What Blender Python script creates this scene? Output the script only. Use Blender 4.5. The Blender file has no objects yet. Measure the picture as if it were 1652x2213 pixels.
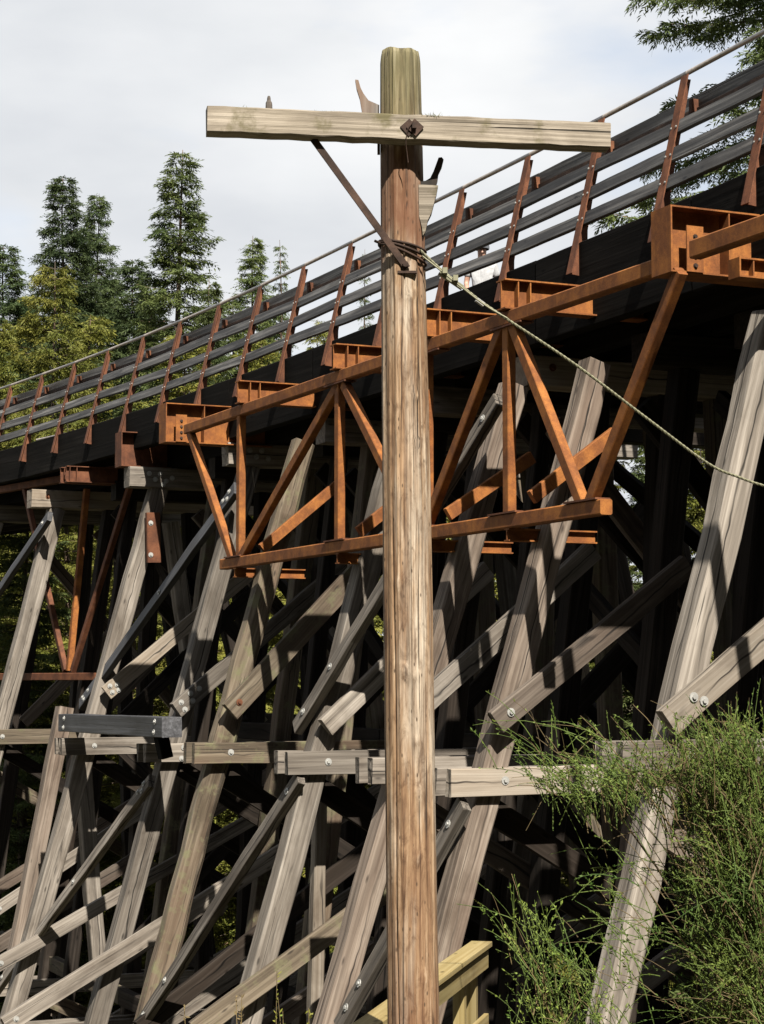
import bpy, math, random
import numpy as np
from mathutils import Matrix, Vector
random.seed(7); RNG = np.random.default_rng(11)
scene = bpy.context.scene
col = scene.collection

# ------------------------------------------------------------------ camera, sky, sun, exposure
# photo measured in a 1652 x 2213 pixel frame; eye is the world origin, +Y is the view's heading
F, CX, CY, HY = 4400.0, 826.0, 1106.5, 1471.0
PIT = math.atan((HY - CY) / F)
cam = bpy.data.cameras.new('camera'); camo = bpy.data.objects.new('camera', cam); col.objects.link(camo)
cam.sensor_fit = 'HORIZONTAL'; cam.sensor_width = 36.0; cam.lens = 36.0 * F / 1652.0
cam.clip_start = 0.1; cam.clip_end = 3000
camo.rotation_euler = (math.radians(90) + PIT, 0, 0)
scene.camera = camo

SUN_EL, SUN_A = math.radians(47), math.radians(16)      # sun behind the camera, a little to its right
sun_dir = Vector((math.sin(SUN_A) * math.cos(SUN_EL), -math.cos(SUN_A) * math.cos(SUN_EL), math.sin(SUN_EL)))
sl = bpy.data.lights.new('sun', 'SUN'); sl.energy = 5.0; sl.angle = math.radians(0.55); sl.color = (1.0, 0.93, 0.82)
so = bpy.data.objects.new('sun', sl); col.objects.link(so); so.rotation_euler = sun_dir.to_track_quat('Z', 'Y').to_euler()

w = bpy.data.worlds.new('World'); scene.world = w; w.use_nodes = True
nt = w.node_tree; N = nt.nodes; L = nt.links; N.clear()
out = N.new('ShaderNodeOutputWorld'); bg = N.new('ShaderNodeBackground'); bg.inputs[1].default_value = 0.052
sky = N.new('ShaderNodeTexSky'); sky.sky_type = 'NISHITA'; sky.sun_disc = False
sky.dust_density = 0.2; sky.sun_elevation = SUN_EL; sky.sun_rotation = math.pi - SUN_A
tc = N.new('ShaderNodeTexCoord'); mp = N.new('ShaderNodeMapping'); mp.inputs['Scale'].default_value = (1.0, 1.0, 2.6)
mp.inputs['Location'].default_value = (3.1, 0.4, 1.2)
n1 = N.new('ShaderNodeTexNoise'); n1.inputs['Scale'].default_value = 3.4; n1.inputs['Detail'].default_value = 7; n1.inputs['Roughness'].default_value = 0.5
r1 = N.new('ShaderNodeValToRGB'); r1.color_ramp.elements[0].position = 0.38; r1.color_ramp.elements[1].position = 0.56
r1.color_ramp.elements[0].color = (0.45, 0.45, 0.45, 1); r1.color_ramp.elements[1].color = (1, 1, 1, 1)
n2 = N.new('ShaderNodeTexNoise'); n2.inputs['Scale'].default_value = 4.6; n2.inputs['Detail'].default_value = 5
r2 = N.new('ShaderNodeValToRGB'); r2.color_ramp.elements[0].position = 0.32; r2.color_ramp.elements[1].position = 0.68
r2.color_ramp.elements[0].color = (4.35, 4.5, 4.72, 1); r2.color_ramp.elements[1].color = (5.85, 5.9, 5.95, 1)
mx = N.new('ShaderNodeMixRGB')
L.new(tc.outputs['Generated'], mp.inputs[0]); L.new(mp.outputs[0], n1.inputs[0]); L.new(mp.outputs[0], n2.inputs[0])
L.new(n1.outputs[0], r1.inputs[0]); L.new(n2.outputs[0], r2.inputs[0]); L.new(r1.outputs[0], mx.inputs[0])
L.new(sky.outputs[0], mx.inputs[1]); L.new(r2.outputs[0], mx.inputs[2]); L.new(mx.outputs[0], bg.inputs[0]); L.new(bg.outputs[0], out.inputs[0])

vs = scene.view_settings
vs.view_transform = 'Standard'; vs.look = 'None'; vs.gamma = 1.0; vs.use_curve_mapping = False; vs.exposure = 1.7
scene.cycles.max_bounces = 5; scene.cycles.diffuse_bounces = 3

# ------------------------------------------------------------------ photo pixels -> places (a pixel gives a direction, the plane gives the distance)
AZ = math.atan2(CX + 1173.0, F * math.cos(PIT) + (HY - CY) * math.sin(PIT))
U = np.array([-math.sin(AZ), math.cos(AZ), 0.0])         # along the bridge, away from the camera
NN = np.array([-math.cos(AZ), -math.sin(AZ), 0.0])       # square to the bridge, out towards the camera
ZZ = np.array([0, 0, 1.0])
def ray(x, y):
    a = (x - CX) / F; b = (CY - y) / F
    return np.array([a, math.cos(PIT) - b * math.sin(PIT), math.sin(PIT) + b * math.cos(PIT)])
def lev(x, y, h): r = ray(x, y); return r * h / r[2]                      # on the level h
def bp(x, y, D): r = ray(x, y); return r * D / (-(r @ NN))                # on the vertical plane D metres off, parallel to the bridge
def bs(x, y, s): r = ray(x, y); return r * s / (r @ U)                    # on the plane of the bent at s
def bt(x, y, D0, k=0.25): r = ray(x, y); return r * D0 / (-(r @ NN) - k * r[2])   # on the battered side of the trestle
def by(x, y, Y): r = ray(x, y); return r * Y / r[1]
def P(s, D, h): return U * s - NN * D + ZZ * h
def Dc(s):                                                               # the curve of the railing line in plan
    return 10.15 - 0.0046 * max(0, s - 24) ** 2 - 0.004 * max(0, 20 - s) ** 2

# ------------------------------------------------------------------ materials
MATS = {}
def nodes_for(name):
    m = bpy.data.materials.new(name); m.use_nodes = True; MATS[name] = m
    t = m.node_tree; return m, t, t.nodes, t.links, t.nodes['Principled BSDF']
def ramp(Nn, stops):
    r = Nn.new('ShaderNodeValToRGB'); e = r.color_ramp.elements
    while len(e) < len(stops): e.new(0.5)
    for i, (p, c) in enumerate(stops):
        e[i].position = p; e[i].color = (*c, 1) if len(c) == 3 else c
    return r
def coords(Nn, Ll, scale, rnd=True):
    tc = Nn.new('ShaderNodeTexCoord'); mp = Nn.new('ShaderNodeMapping'); mp.inputs['Scale'].default_value = scale
    if rnd:
        oi = Nn.new('ShaderNodeObjectInfo'); mu = Nn.new('ShaderNodeVectorMath'); mu.operation = 'MULTIPLY_ADD'
        cb = Nn.new('ShaderNodeCombineXYZ')
        for i in range(3): Ll.new(oi.outputs['Random'], cb.inputs[i])
        Ll.new(cb.outputs[0], mu.inputs[0]); mu.inputs[1].default_value = (61, 43, 87); Ll.new(tc.outputs['Object'], mu.inputs[2])
        Ll.new(mu.outputs[0], mp.inputs[0])
    else: Ll.new(tc.outputs['Object'], mp.inputs[0])
    return mp.outputs[0]
def mixc(Nn, Ll, a, b, fac, mode='MIX'):
    m = Nn.new('ShaderNodeMixRGB'); m.blend_type = mode
    for i, v in ((0, fac), (1, a), (2, b)):
        if hasattr(v, 'is_linked') or hasattr(v, 'node'): Ll.new(v, m.inputs[i])
        elif isinstance(v, (int, float)): m.inputs[i].default_value = v
        else: m.inputs[i].default_value = (*v, 1)
    return m.outputs[0]
def noise(Nn, Ll, vec, scale=1.0, detail=5, rough=0.55, dist=0.0):
    n = Nn.new('ShaderNodeTexNoise'); n.inputs['Scale'].default_value = scale; n.inputs['Detail'].default_value = detail
    n.inputs['Roughness'].default_value = rough; n.inputs['Distortion'].default_value = dist; Ll.new(vec, n.inputs['Vector']); return n.outputs['Fac']

def wood(name, dark, mid, light, rough=0.85, axis=0, stain=(0.35, 0.2, 0.12), stain_amt=0.35, bump=0.35, crack=0.5, fine=1.0, knots=True, green=None, check=False, spec=0.25):
    m, t, Nn, Ll, b = nodes_for(name)
    sc = [22 * fine] * 3; sc[axis] = 0.55
    g = noise(Nn, Ll, coords(Nn, Ll, sc), 1.0, 7, 0.6, 0.35)
    c = ramp(Nn, [(0.28, dark), (0.5, mid), (0.72, light)]); Ll.new(g, c.inputs[0]); colr = c.outputs[0]
    sc2 = [3.0] * 3; sc2[axis] = 0.5
    s = noise(Nn, Ll, coords(Nn, Ll, sc2), 1.0, 3, 0.5); rs = ramp(Nn, [(0.45, (0, 0, 0)), (0.7, (1, 1, 1))]); Ll.new(s, rs.inputs[0])
    ml = Nn.new('ShaderNodeMath'); ml.operation = 'MULTIPLY'; ml.inputs[1].default_value = stain_amt; Ll.new(rs.outputs[0], ml.inputs[0])
    colr = mixc(Nn, Ll, colr, stain, ml.outputs[0])
    ws = [1.1] * 3; ws[axis] = 0.45
    wn = noise(Nn, Ll, coords(Nn, Ll, ws), 1.0, 6, 0.65, 0.5); rw = ramp(Nn, [(0.36, (0.5, 0.47, 0.44)), (0.52, (1, 1, 1)), (0.68, (1.12, 1.11, 1.1))]); Ll.new(wn, rw.inputs[0])
    colr = mixc(Nn, Ll, colr, rw.outputs[0], 1.0, 'MULTIPLY')
    # long drying cracks
    sc3 = [34] * 3; sc3[axis] = 0.28
    k = noise(Nn, Ll, coords(Nn, Ll, sc3), 1.0, 2, 0.5, 0.6); rk = ramp(Nn, [(0.29, (1, 1, 1)), (0.345, (0, 0, 0))]); Ll.new(k, rk.inputs[0])
    mk = Nn.new('ShaderNodeMath'); mk.operation = 'MULTIPLY'; mk.inputs[1].default_value = crack; Ll.new(rk.outputs[0], mk.inputs[0])
    colr = mixc(Nn, Ll, colr, [x * 0.22 for x in dark], mk.outputs[0])
    if check:
        tc = Nn.new('ShaderNodeTexCoord'); sx = Nn.new('ShaderNodeSeparateXYZ'); Ll.new(tc.outputs['Object'], sx.inputs[0])
        for ai, sd in ((2, 0.0), (1, 5.0)):
            sw = [2.5] * 3; sw[axis] = 0.9
            wv = noise(Nn, Ll, coords(Nn, Ll, sw), 1.0, 3, 0.6)
            ma = Nn.new('ShaderNodeMath'); ma.operation = 'MULTIPLY_ADD'; ma.inputs[1].default_value = 0.22; Ll.new(wv, ma.inputs[0]); ma.inputs[2].default_value = -0.11
            su = Nn.new('ShaderNodeMath'); su.operation = 'SUBTRACT'; Ll.new(sx.outputs[ai], su.inputs[0]); Ll.new(ma.outputs[0], su.inputs[1])
            ab = Nn.new('ShaderNodeMath'); ab.operation = 'ABSOLUTE'; Ll.new(su.outputs[0], ab.inputs[0])
            gate = noise(Nn, Ll, coords(Nn, Ll, [0.7 if q == axis else 0.4 for q in range(3)]), 1.0, 2, 0.5); rg8 = ramp(Nn, [(0.42, (0, 0, 0)), (0.6, (1, 1, 1))]); Ll.new(gate, rg8.inputs[0])
            rc = ramp(Nn, [(0.0, (1, 1, 1)), (0.0045, (0.9, 0.9, 0.9)), (0.011, (0, 0, 0))]); Ll.new(ab.outputs[0], rc.inputs[0])
            mg = Nn.new('ShaderNodeMath'); mg.operation = 'MULTIPLY'; Ll.new(rc.outputs[0], mg.inputs[0]); Ll.new(rg8.outputs[0], mg.inputs[1])
            colr = mixc(Nn, Ll, colr, [x * 0.16 for x in dark], mg.outputs[0])
    if knots:
        sk = [7.0] * 3; sk[axis] = 2.2
        v = Nn.new('ShaderNodeTexVoronoi'); v.inputs['Scale'].default_value = 1.0; Ll.new(coords(Nn, Ll, sk), v.inputs['Vector'])
        rk2 = ramp(Nn, [(0.05, (0.85, 0.85, 0.85)), (0.13, (0, 0, 0))]); Ll.new(v.outputs['Distance'], rk2.inputs[0])
        colr = mixc(Nn, Ll, colr, [x * 0.45 for x in dark], rk2.outputs[0])
    if green:
        gn = noise(Nn, Ll, coords(Nn, Ll, (5, 5, 5)), 1.0, 6, 0.65); rg = ramp(Nn, [(green[1], (0, 0, 0)), (green[1] + 0.14, (1, 1, 1))]); Ll.new(gn, rg.inputs[0])
        colr = mixc(Nn, Ll, colr, green[0], rg.outputs[0])
    oi = Nn.new('ShaderNodeObjectInfo'); mr = Nn.new('ShaderNodeMapRange'); mr.inputs['To Min'].default_value = 0.62; mr.inputs['To Max'].default_value = 1.2
    Ll.new(oi.outputs['Random'], mr.inputs[0])
    hs = Nn.new('ShaderNodeHueSaturation'); Ll.new(mr.outputs[0], hs.inputs['Value']); Ll.new(colr, hs.inputs['Color'])
    Ll.new(hs.outputs[0], b.inputs['Base Color']); b.inputs['Roughness'].default_value = rough; b.inputs['Specular IOR Level'].default_value = spec
    bm = Nn.new('ShaderNodeBump'); bm.inputs['Strength'].default_value = bump; bm.inputs['Distance'].default_value = 0.01
    ad = Nn.new('ShaderNodeMath'); ad.operation = 'SUBTRACT'; Ll.new(g, ad.inputs[0]); Ll.new(mk.outputs[0], ad.inputs[1]); Ll.new(ad.outputs[0], bm.inputs['Height']); Ll.new(bm.outputs[0], b.inputs['Normal'])
    return m
wood('timber', (0.050, 0.043, 0.036), (0.115, 0.101, 0.086), (0.210, 0.190, 0.166), stain=(0.084, 0.068, 0.053), check=True, crack=0.75, bump=0.6)
wood('timber_new', (0.1152, 0.0936, 0.0720), (0.1800, 0.1548, 0.1260), (0.2376, 0.2124, 0.1800), stain=(0.1584, 0.1188, 0.0792), crack=0.25, check=True)
wood('timber_old', (0.0351, 0.0265, 0.0187), (0.0780, 0.0624, 0.0437), (0.1404, 0.1170, 0.0874), stain=(0.0663, 0.0390, 0.0250), stain_amt=0.5, crack=0.8, green=((0.0819, 0.0780, 0.0429), 0.52), bump=0.7, check=True)
wood('timber_red', (0.043, 0.033, 0.026), (0.096, 0.077, 0.062), (0.175, 0.148, 0.123), stain=(0.078, 0.050, 0.035), stain_amt=0.4, check=True, crack=0.75, bump=0.6)
wood('timber_shaded', (0.006, 0.005, 0.004), (0.014, 0.011, 0.009), (0.030, 0.025, 0.021), stain=(0.018, 0.012, 0.008), stain_amt=0.4, check=True, spec=0.1)  # same weathered timber, with the trestle's inner shade put into its colour
wood('stained_board', (0.010, 0.010, 0.010), (0.038, 0.037, 0.036), (0.19, 0.186, 0.18), rough=0.6, stain=(0.050, 0.047, 0.044), stain_amt=0.6, crack=0.7, fine=0.9, knots=True, bump=0.6)
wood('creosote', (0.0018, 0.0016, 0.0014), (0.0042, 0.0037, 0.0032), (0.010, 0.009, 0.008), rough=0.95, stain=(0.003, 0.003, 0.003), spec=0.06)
wood('black_girt', (0.0165, 0.0173, 0.0195), (0.0338, 0.0345, 0.0382), (0.0750, 0.0780, 0.0863), rough=0.6, stain=(0.0240, 0.0240, 0.0270))
wood('crossarm_wood', (0.055, 0.046, 0.034), (0.150, 0.130, 0.104), (0.255, 0.228, 0.190), stain=(0.105, 0.088, 0.062), stain_amt=0.6, fine=1.9, crack=0.9, knots=False, green=((0.062, 0.054, 0.028), 0.53), bump=0.8)
wood('treated_lumber', (0.1040, 0.0748, 0.0260), (0.1527, 0.1170, 0.0488), (0.1950, 0.1593, 0.0813), stain=(0.1105, 0.1008, 0.0423), crack=0.2)
wood('bleached_pin', (0.028, 0.025, 0.022), (0.062, 0.056, 0.050), (0.105, 0.098, 0.09), axis=2, crack=0.9, knots=False, bump=0.9)
wood('dark_pin', (0.0064, 0.0056, 0.0056), (0.0144, 0.0128, 0.0112), (0.0280, 0.0256, 0.0240), axis=2, knots=False)
wood('bark', (0.0270, 0.0216, 0.0162), (0.0585, 0.0450, 0.0342), (0.0990, 0.0810, 0.0630), axis=2, knots=False, fine=0.3)

def pole_material():
    m, t, Nn, Ll, b = nodes_for('pole_wood')
    g = noise(Nn, Ll, coords(Nn, Ll, (38, 38, 1.1), False), 1.0, 9, 0.68, 0.6)
    c = ramp(Nn, [(0.30, (0.030, 0.016, 0.008)), (0.43, (0.100, 0.057, 0.030)), (0.55, (0.165, 0.107, 0.061)), (0.70, (0.275, 0.212, 0.148))]); Ll.new(g, c.inputs[0])
    colr = c.outputs[0]
    s = noise(Nn, Ll, coords(Nn, Ll, (9, 9, 0.8), False), 1.0, 5, 0.6, 0.4); rs = ramp(Nn, [(0.45, (0, 0, 0)), (0.62, (0.8, 0.8, 0.8))]); Ll.new(s, rs.inputs[0])
    pale = ramp(Nn, [(0.34, (0.115, 0.092, 0.068)), (0.6, (0.27, 0.235, 0.19))]); Ll.new(g, pale.inputs[0])
    colr = mixc(Nn, Ll, colr, pale.outputs[0], rs.outputs[0])
    mo = noise(Nn, Ll, coords(Nn, Ll, (17, 17, 6), False), 1.0, 6, 0.7, 1.2); rmo = ramp(Nn, [(0.34, (0.55, 0.5, 0.46)), (0.5, (1, 1, 1)), (0.66, (1.2, 1.2, 1.2))]); Ll.new(mo, rmo.inputs[0])
    colr = mixc(Nn, Ll, colr, rmo.outputs[0], 1.0, 'MULTIPLY')
    # the bare heartwood just under the arm and at the foot is redder, the sapwood top is grey-green with algae
    tc = Nn.new('ShaderNodeTexCoord'); sx = Nn.new('ShaderNodeSeparateXYZ'); Ll.new(tc.outputs['Object'], sx.inputs[0])
    wob = noise(Nn, Ll, coords(Nn, Ll, (9, 9, 1.2), False), 1.0, 4, 0.5)
    ad = Nn.new('ShaderNodeMath'); ad.operation = 'MULTIPLY_ADD'; ad.inputs[1].default_value = 1.0; Ll.new(wob, ad.inputs[0]); Ll.new(sx.outputs[2], ad.inputs[2])
    rr = ramp(Nn, [(0.0, (0.4, 0.4, 0.4)), (0.10, (0.18, 0.18, 0.18)), (0.25, (0, 0, 0)), (0.76, (0, 0, 0)), (0.80, (0.85, 0.85, 0.85)), (0.885, (0.55, 0.55, 0.55)), (0.90, (0, 0, 0))])
    mr = Nn.new('ShaderNodeMapRange'); mr.inputs['From Min'].default_value = -1.6; mr.inputs['From Max'].default_value = 4.2; Ll.new(ad.outputs[0], mr.inputs[0]); Ll.new(mr.outputs[0], rr.inputs[0])
    colr = mixc(Nn, Ll, colr, (0.082, 0.034, 0.016), rr.outputs[0])
    rg = ramp(Nn, [(0.0, (0, 0, 0)), (0.90, (0, 0, 0)), (0.93, (0.75, 0.75, 0.75)), (1.0, (0.9, 0.9, 0.9))]); Ll.new(mr.outputs[0], rg.inputs[0])
    gr = noise(Nn, Ll, coords(Nn, Ll, (26, 26, 1.4), False), 1.0, 6, 0.6); rgr = ramp(Nn, [(0.36, (0.020, 0.021, 0.007)), (0.52, (0.085, 0.078, 0.038)), (0.68, (0.165, 0.15, 0.098))]); Ll.new(gr, rgr.inputs[0])
    colr = mixc(Nn, Ll, colr, rgr.outputs[0], rg.outputs[0])
    k = noise(Nn, Ll, coords(Nn, Ll, (46, 46, 0.45), False), 1.0, 2, 0.5, 0.9); rk = ramp(Nn, [(0.31, (1, 1, 1)), (0.355, (0, 0, 0))]); Ll.new(k, rk.inputs[0])
    colr = mixc(Nn, Ll, colr, (0.012, 0.008, 0.005), rk.outputs[0])
    # short checks and insect holes
    v = Nn.new('ShaderNodeTexVoronoi'); v.inputs['Scale'].default_value = 1.0; Ll.new(coords(Nn, Ll, (26, 26, 9), False), v.inputs['Vector'])
    rv = ramp(Nn, [(0.07, (0.9, 0.9, 0.9)), (0.14, (0, 0, 0))]); Ll.new(v.outputs['Distance'], rv.inputs[0])
    colr = mixc(Nn, Ll, colr, (0.03, 0.018, 0.010), rv.outputs[0])
    Ll.new(colr, b.inputs['Base Color']); b.inputs['Roughness'].default_value = 0.8; b.inputs['Specular IOR Level'].default_value = 0.25
    bm = Nn.new('ShaderNodeBump'); bm.inputs['Strength'].default_value = 0.6; bm.inputs['Distance'].default_value = 0.008
    sb = Nn.new('ShaderNodeMath'); sb.operation = 'SUBTRACT'; Ll.new(g, sb.inputs[0]); Ll.new(rk.outputs[0], sb.inputs[1]); Ll.new(sb.outputs[0], bm.inputs['Height']); Ll.new(bm.outputs[0], b.inputs['Normal'])
pole_material()

def rust(name, a, b_, c_, rough=0.8, spec=0.2):
    m, t, Nn, Ll, b = nodes_for(name)
    g = noise(Nn, Ll, coords(Nn, Ll, (4, 4, 4)), 1.0, 9, 0.72); c = ramp(Nn, [(0.33, [x * 0.7 for x in a]), (0.45, a), (0.55, b_), (0.68, c_)]); Ll.new(g, c.inputs[0])
    f = noise(Nn, Ll, coords(Nn, Ll, (120, 120, 120)), 1.0, 3, 0.6); rf = ramp(Nn, [(0.3, (0.72, 0.72, 0.72)), (0.7, (1.18, 1.18, 1.18))]); Ll.new(f, rf.inputs[0])
    c2 = mixc(Nn, Ll, c.outputs[0], rf.outputs[0], 1.0, 'MULTIPLY')
    st = noise(Nn, Ll, coords(Nn, Ll, (14, 14, 0.9)), 1.0, 3, 0.5); rst = ramp(Nn, [(0.55, (0, 0, 0)), (0.75, (0.5, 0.5, 0.5))]); Ll.new(st, rst.inputs[0])
    c2 = mixc(Nn, Ll, c2, [x * 0.55 for x in a], rst.outputs[0])
    Ll.new(c2, b.inputs['Base Color']); b.inputs['Roughness'].default_value = rough; b.inputs['Specular IOR Level'].default_value = spec
    bm = Nn.new('ShaderNodeBump'); bm.inputs['Strength'].default_value = 0.15; bm.inputs['Distance'].default_value = 0.004; Ll.new(f, bm.inputs['Height']); Ll.new(bm.outputs[0], b.inputs['Normal'])
rust('rust_steel', (0.120, 0.042, 0.012), (0.172, 0.063, 0.015), (0.225, 0.088, 0.020))
rust('rust_brown', (0.0612, 0.0230, 0.0115), (0.0900, 0.0338, 0.0158), (0.1152, 0.0475, 0.0230))
rust('rust_dark', (0.0192, 0.0112, 0.0080), (0.0336, 0.0192, 0.0136), (0.0560, 0.0320, 0.0216))
def plain(name, c, rough, metal=0.0, var=0.25):
    m, t, Nn, Ll, b = nodes_for(name)
    g = noise(Nn, Ll, coords(Nn, Ll, (18, 18, 18)), 1.0, 5, 0.6); r = ramp(Nn, [(0.3, [x * (1 - var) for x in c]), (0.7, [x * (1 + var) for x in c])]); Ll.new(g, r.inputs[0])
    Ll.new(r.outputs[0], b.inputs['Base Color']); b.inputs['Roughness'].default_value = rough; b.inputs['Metallic'].default_value = metal
plain('galvanised', (0.22, 0.22, 0.21), 0.6, 0.3)
plain('handrail_steel', (0.26, 0.235, 0.215), 0.4, 0.6)
plain('cable_steel', (0.115, 0.112, 0.07), 0.55, 0.35)
plain('lichen', (0.10, 0.10, 0.06), 0.95)
plain('skin', (0.25, 0.14, 0.10), 0.6); plain('shirt', (0.22, 0.225, 0.235), 0.9); plain('shorts', (0.24, 0.07, 0.03), 0.9)
plain('helmet_shell', (0.07, 0.075, 0.085), 0.35); plain('hair', (0.04, 0.03, 0.02), 0.8)
def leafy(name, a, b_, scale=0.9, trans=0.25, obj=False):
    m, t, Nn, Ll, b = nodes_for(name)
    tc = Nn.new('ShaderNodeTexCoord'); g = noise(Nn, Ll, tc.outputs['Object'], scale, 6, 0.7)
    r = ramp(Nn, [(0.33, a), (0.67, b_)]); Ll.new(g, r.inputs[0])
    oi = Nn.new('ShaderNodeObjectInfo'); mr = Nn.new('ShaderNodeMapRange'); mr.inputs['To Min'].default_value = 0.75; mr.inputs['To Max'].default_value = 1.25
    Ll.new(oi.outputs['Random'], mr.inputs[0]); hs = Nn.new('ShaderNodeHueSaturation'); Ll.new(mr.outputs[0], hs.inputs['Value']); Ll.new(r.outputs[0], hs.inputs['Color'])
    tr = Nn.new('ShaderNodeBsdfTranslucent'); ms = Nn.new('ShaderNodeMixShader'); ms.inputs[0].default_value = trans
    Ll.new(hs.outputs[0], b.inputs['Base Color']); Ll.new(hs.outputs[0], tr.inputs[0]); b.inputs['Roughness'].default_value = 0.65; b.inputs['Specular IOR Level'].default_value = 0.2
    Ll.new(b.outputs[0], ms.inputs[1]); Ll.new(tr.outputs[0], ms.inputs[2]); Ll.new(ms.outputs[0], Nn['Material Output'].inputs[0])
leafy('fir_needles', (0.032, 0.052, 0.018), (0.095, 0.115, 0.034), trans=0.35)
leafy('dark_fir_needles', (0.025, 0.045, 0.020), (0.072, 0.094, 0.032), trans=0.35)
leafy('cedar_foliage', (0.062, 0.080, 0.014), (0.165, 0.155, 0.030), trans=0.35)
leafy('broom_green', (0.030, 0.060, 0.011), (0.105, 0.140, 0.034), 2.6)
leafy('broom_dry', (0.050, 0.036, 0.018), (0.150, 0.112, 0.052), 3.0, 0.1)
leafy('broom_leaf', (0.036, 0.080, 0.012), (0.145, 0.180, 0.034), 2.6)
leafy('sprig_leaf', (0.10, 0.11, 0.015), (0.18, 0.17, 0.03), 4.0)
m, t, Nn, Ll, b = nodes_for('forest_floor')
g = noise(Nn, Ll, coords(Nn, Ll, (1.2, 1.2, 1.2), False), 1.0, 8, 0.7); r = ramp(Nn, [(0.3, (0.035, 0.04, 0.015)), (0.5, (0.075, 0.06, 0.035)), (0.7, (0.06, 0.085, 0.025))]); Ll.new(g, r.inputs[0])
Ll.new(r.outputs[0], b.inputs['Base Color']); b.inputs['Roughness'].default_value = 0.95

# ------------------------------------------------------------------ object helpers
WM = {}                                                   # world matrix of each object
def T(v): return Matrix.Translation(Vector([float(x) for x in v]))
def put(o, M, parent=None):
    if o.name not in col.objects: col.objects.link(o)
    WM[o.name] = M
    if parent is not None:
        o.parent = parent; o.matrix_basis = WM[parent.name].inverted() @ M
    else: o.matrix_basis = M
    return o
def thing(name, label, cat, loc, group=None):
    o = bpy.data.objects.new(name, None); o.empty_display_size = 0.2
    put(o, T(loc)); o['label'] = label; o['category'] = cat
    if group: o['group'] = group
    return o
def mesh(name, V, Fc, mat, smooth=False):
    me = bpy.data.meshes.new(name); V = np.asarray(V, dtype=np.float32)
    if isinstance(Fc, np.ndarray):
        k = Fc.shape[1]; me.vertices.add(len(V)); me.vertices.foreach_set('co', V.ravel())
        me.loops.add(Fc.size); me.loops.foreach_set('vertex_index', Fc.astype(np.int32).ravel())
        me.polygons.add(len(Fc)); me.polygons.foreach_set('loop_start', np.arange(0, Fc.size, k, dtype=np.int32))
        me.update(calc_edges=True); me.validate()
    else:
        me.from_pydata(V.tolist(), [], Fc); me.update()
    if smooth: me.polygons.foreach_set('use_smooth', np.ones(len(me.polygons), dtype=bool))
    me.materials.append(MATS[mat]); return me
def frame(A, B, ref):
    x = np.asarray(B, float) - np.asarray(A, float); Ln = np.linalg.norm(x); x = x / Ln
    y = np.asarray(ref, float) - x * (x @ ref); y /= np.linalg.norm(y); z = np.cross(x, y)
    M = Matrix.Identity(4)
    for i in range(3): M[i][0], M[i][1], M[i][2], M[i][3] = x[i], y[i], z[i], A[i]
    return M, Ln
def prism(Ln, w_, h_, bev=0.01, rings=2, jit=0.0, w2=None, h2=None, bow=0.0):
    """a squared timber or bar along +X: chamfered section w_ (Y) x h_ (Z), optional wobble"""
    V = []; Fc = []
    xs = np.linspace(0, Ln, rings)
    for i, x in enumerate(xs):
        f = i / (rings - 1); a = (w_ + ((w2 or w_) - w_) * f) / 2; c = (h_ + ((h2 or h_) - h_) * f) / 2
        cy = random.gauss(0, jit) * 0.6 + bow * 4 * f * (1 - f); cz = random.gauss(0, jit) * 0.6
        a += random.gauss(0, jit) * 0.5; c += random.gauss(0, jit) * 0.5
        for (yy, zz) in ((-a + bev, -c), (a - bev, -c), (a, -c + bev), (a, c - bev), (a - bev, c), (-a + bev, c), (-a, c - bev), (-a, -c + bev)):
            ee = random.gauss(0, jit * 1.5) if i in (0, rings - 1) else 0
            V.append((x + ee, yy + cy + random.gauss(0, jit * 0.25), zz + cz + random.gauss(0, jit * 0.25)))
    for i in range(rings - 1):
        for j in range(8): k = (j + 1) % 8; Fc.append((i * 8 + j, i * 8 + k, (i + 1) * 8 + k, (i + 1) * 8 + j))
    Fc.append(tuple(range(7, -1, -1))); e = (rings - 1) * 8; Fc.append(tuple(range(e, e + 8)))
    Fc = [tuple(reversed(f)) if i < (rings - 1) * 8 and False else f for i, f in enumerate(Fc)]
    return V, Fc
def beam(name, A, B, w_, h_, mat, parent, ref=U, bev=0.01, rings=None, jit=0.0, **k):
    M, Ln = frame(A, B, ref)
    rings = rings or (2 if jit == 0 else max(3, int(Ln / 0.5) + 2))
    V, Fc = prism(Ln, w_, h_, bev, rings, jit, **k)
    o = bpy.data.objects.new(name, mesh(name, V, Fc, mat)); put(o, M, parent); return o, Ln
def boxes(name, M, bl, mat, parent, bev=False):
    """one mesh of axis-aligned boxes (x0,x1,y0,y1,z0,z1) in the frame M"""
    V = []; Fc = []
    for (x0, x1, y0, y1, z0, z1) in bl:
        k = len(V); V += [(x0, y0, z0), (x1, y0, z0), (x1, y1, z0), (x0, y1, z0), (x0, y0, z1), (x1, y0, z1), (x1, y1, z1), (x0, y1, z1)]
        Fc += [(k, k + 3, k + 2, k + 1), (k + 4, k + 5, k + 6, k + 7), (k, k + 1, k + 5, k + 4), (k + 1, k + 2, k + 6, k + 5), (k + 2, k + 3, k + 7, k + 6), (k + 3, k, k + 4, k + 7)]
    o = bpy.data.objects.new(name, mesh(name, V, Fc, mat)); put(o, M, parent); return o
def plate(name, pts, th, mat, parent, nrm):
    """flat polygon plate from world points, thickness th along nrm"""
    c = np.mean(pts, axis=0); M = T(c); Q = [np.asarray(p) - c for p in pts]; nv = np.asarray(nrm) * th / 2; k = len(Q)
    V = [q + nv for q in Q] + [q - nv for q in Q]
    Fc = [tuple(range(k)), tuple(range(2 * k - 1, k - 1, -1))] + [(i, i + k, (i + 1) % k + k, (i + 1) % k) for i in range(k)]
    o = bpy.data.objects.new(name, mesh(name, V, Fc, mat)); put(o, M, parent); return o
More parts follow.
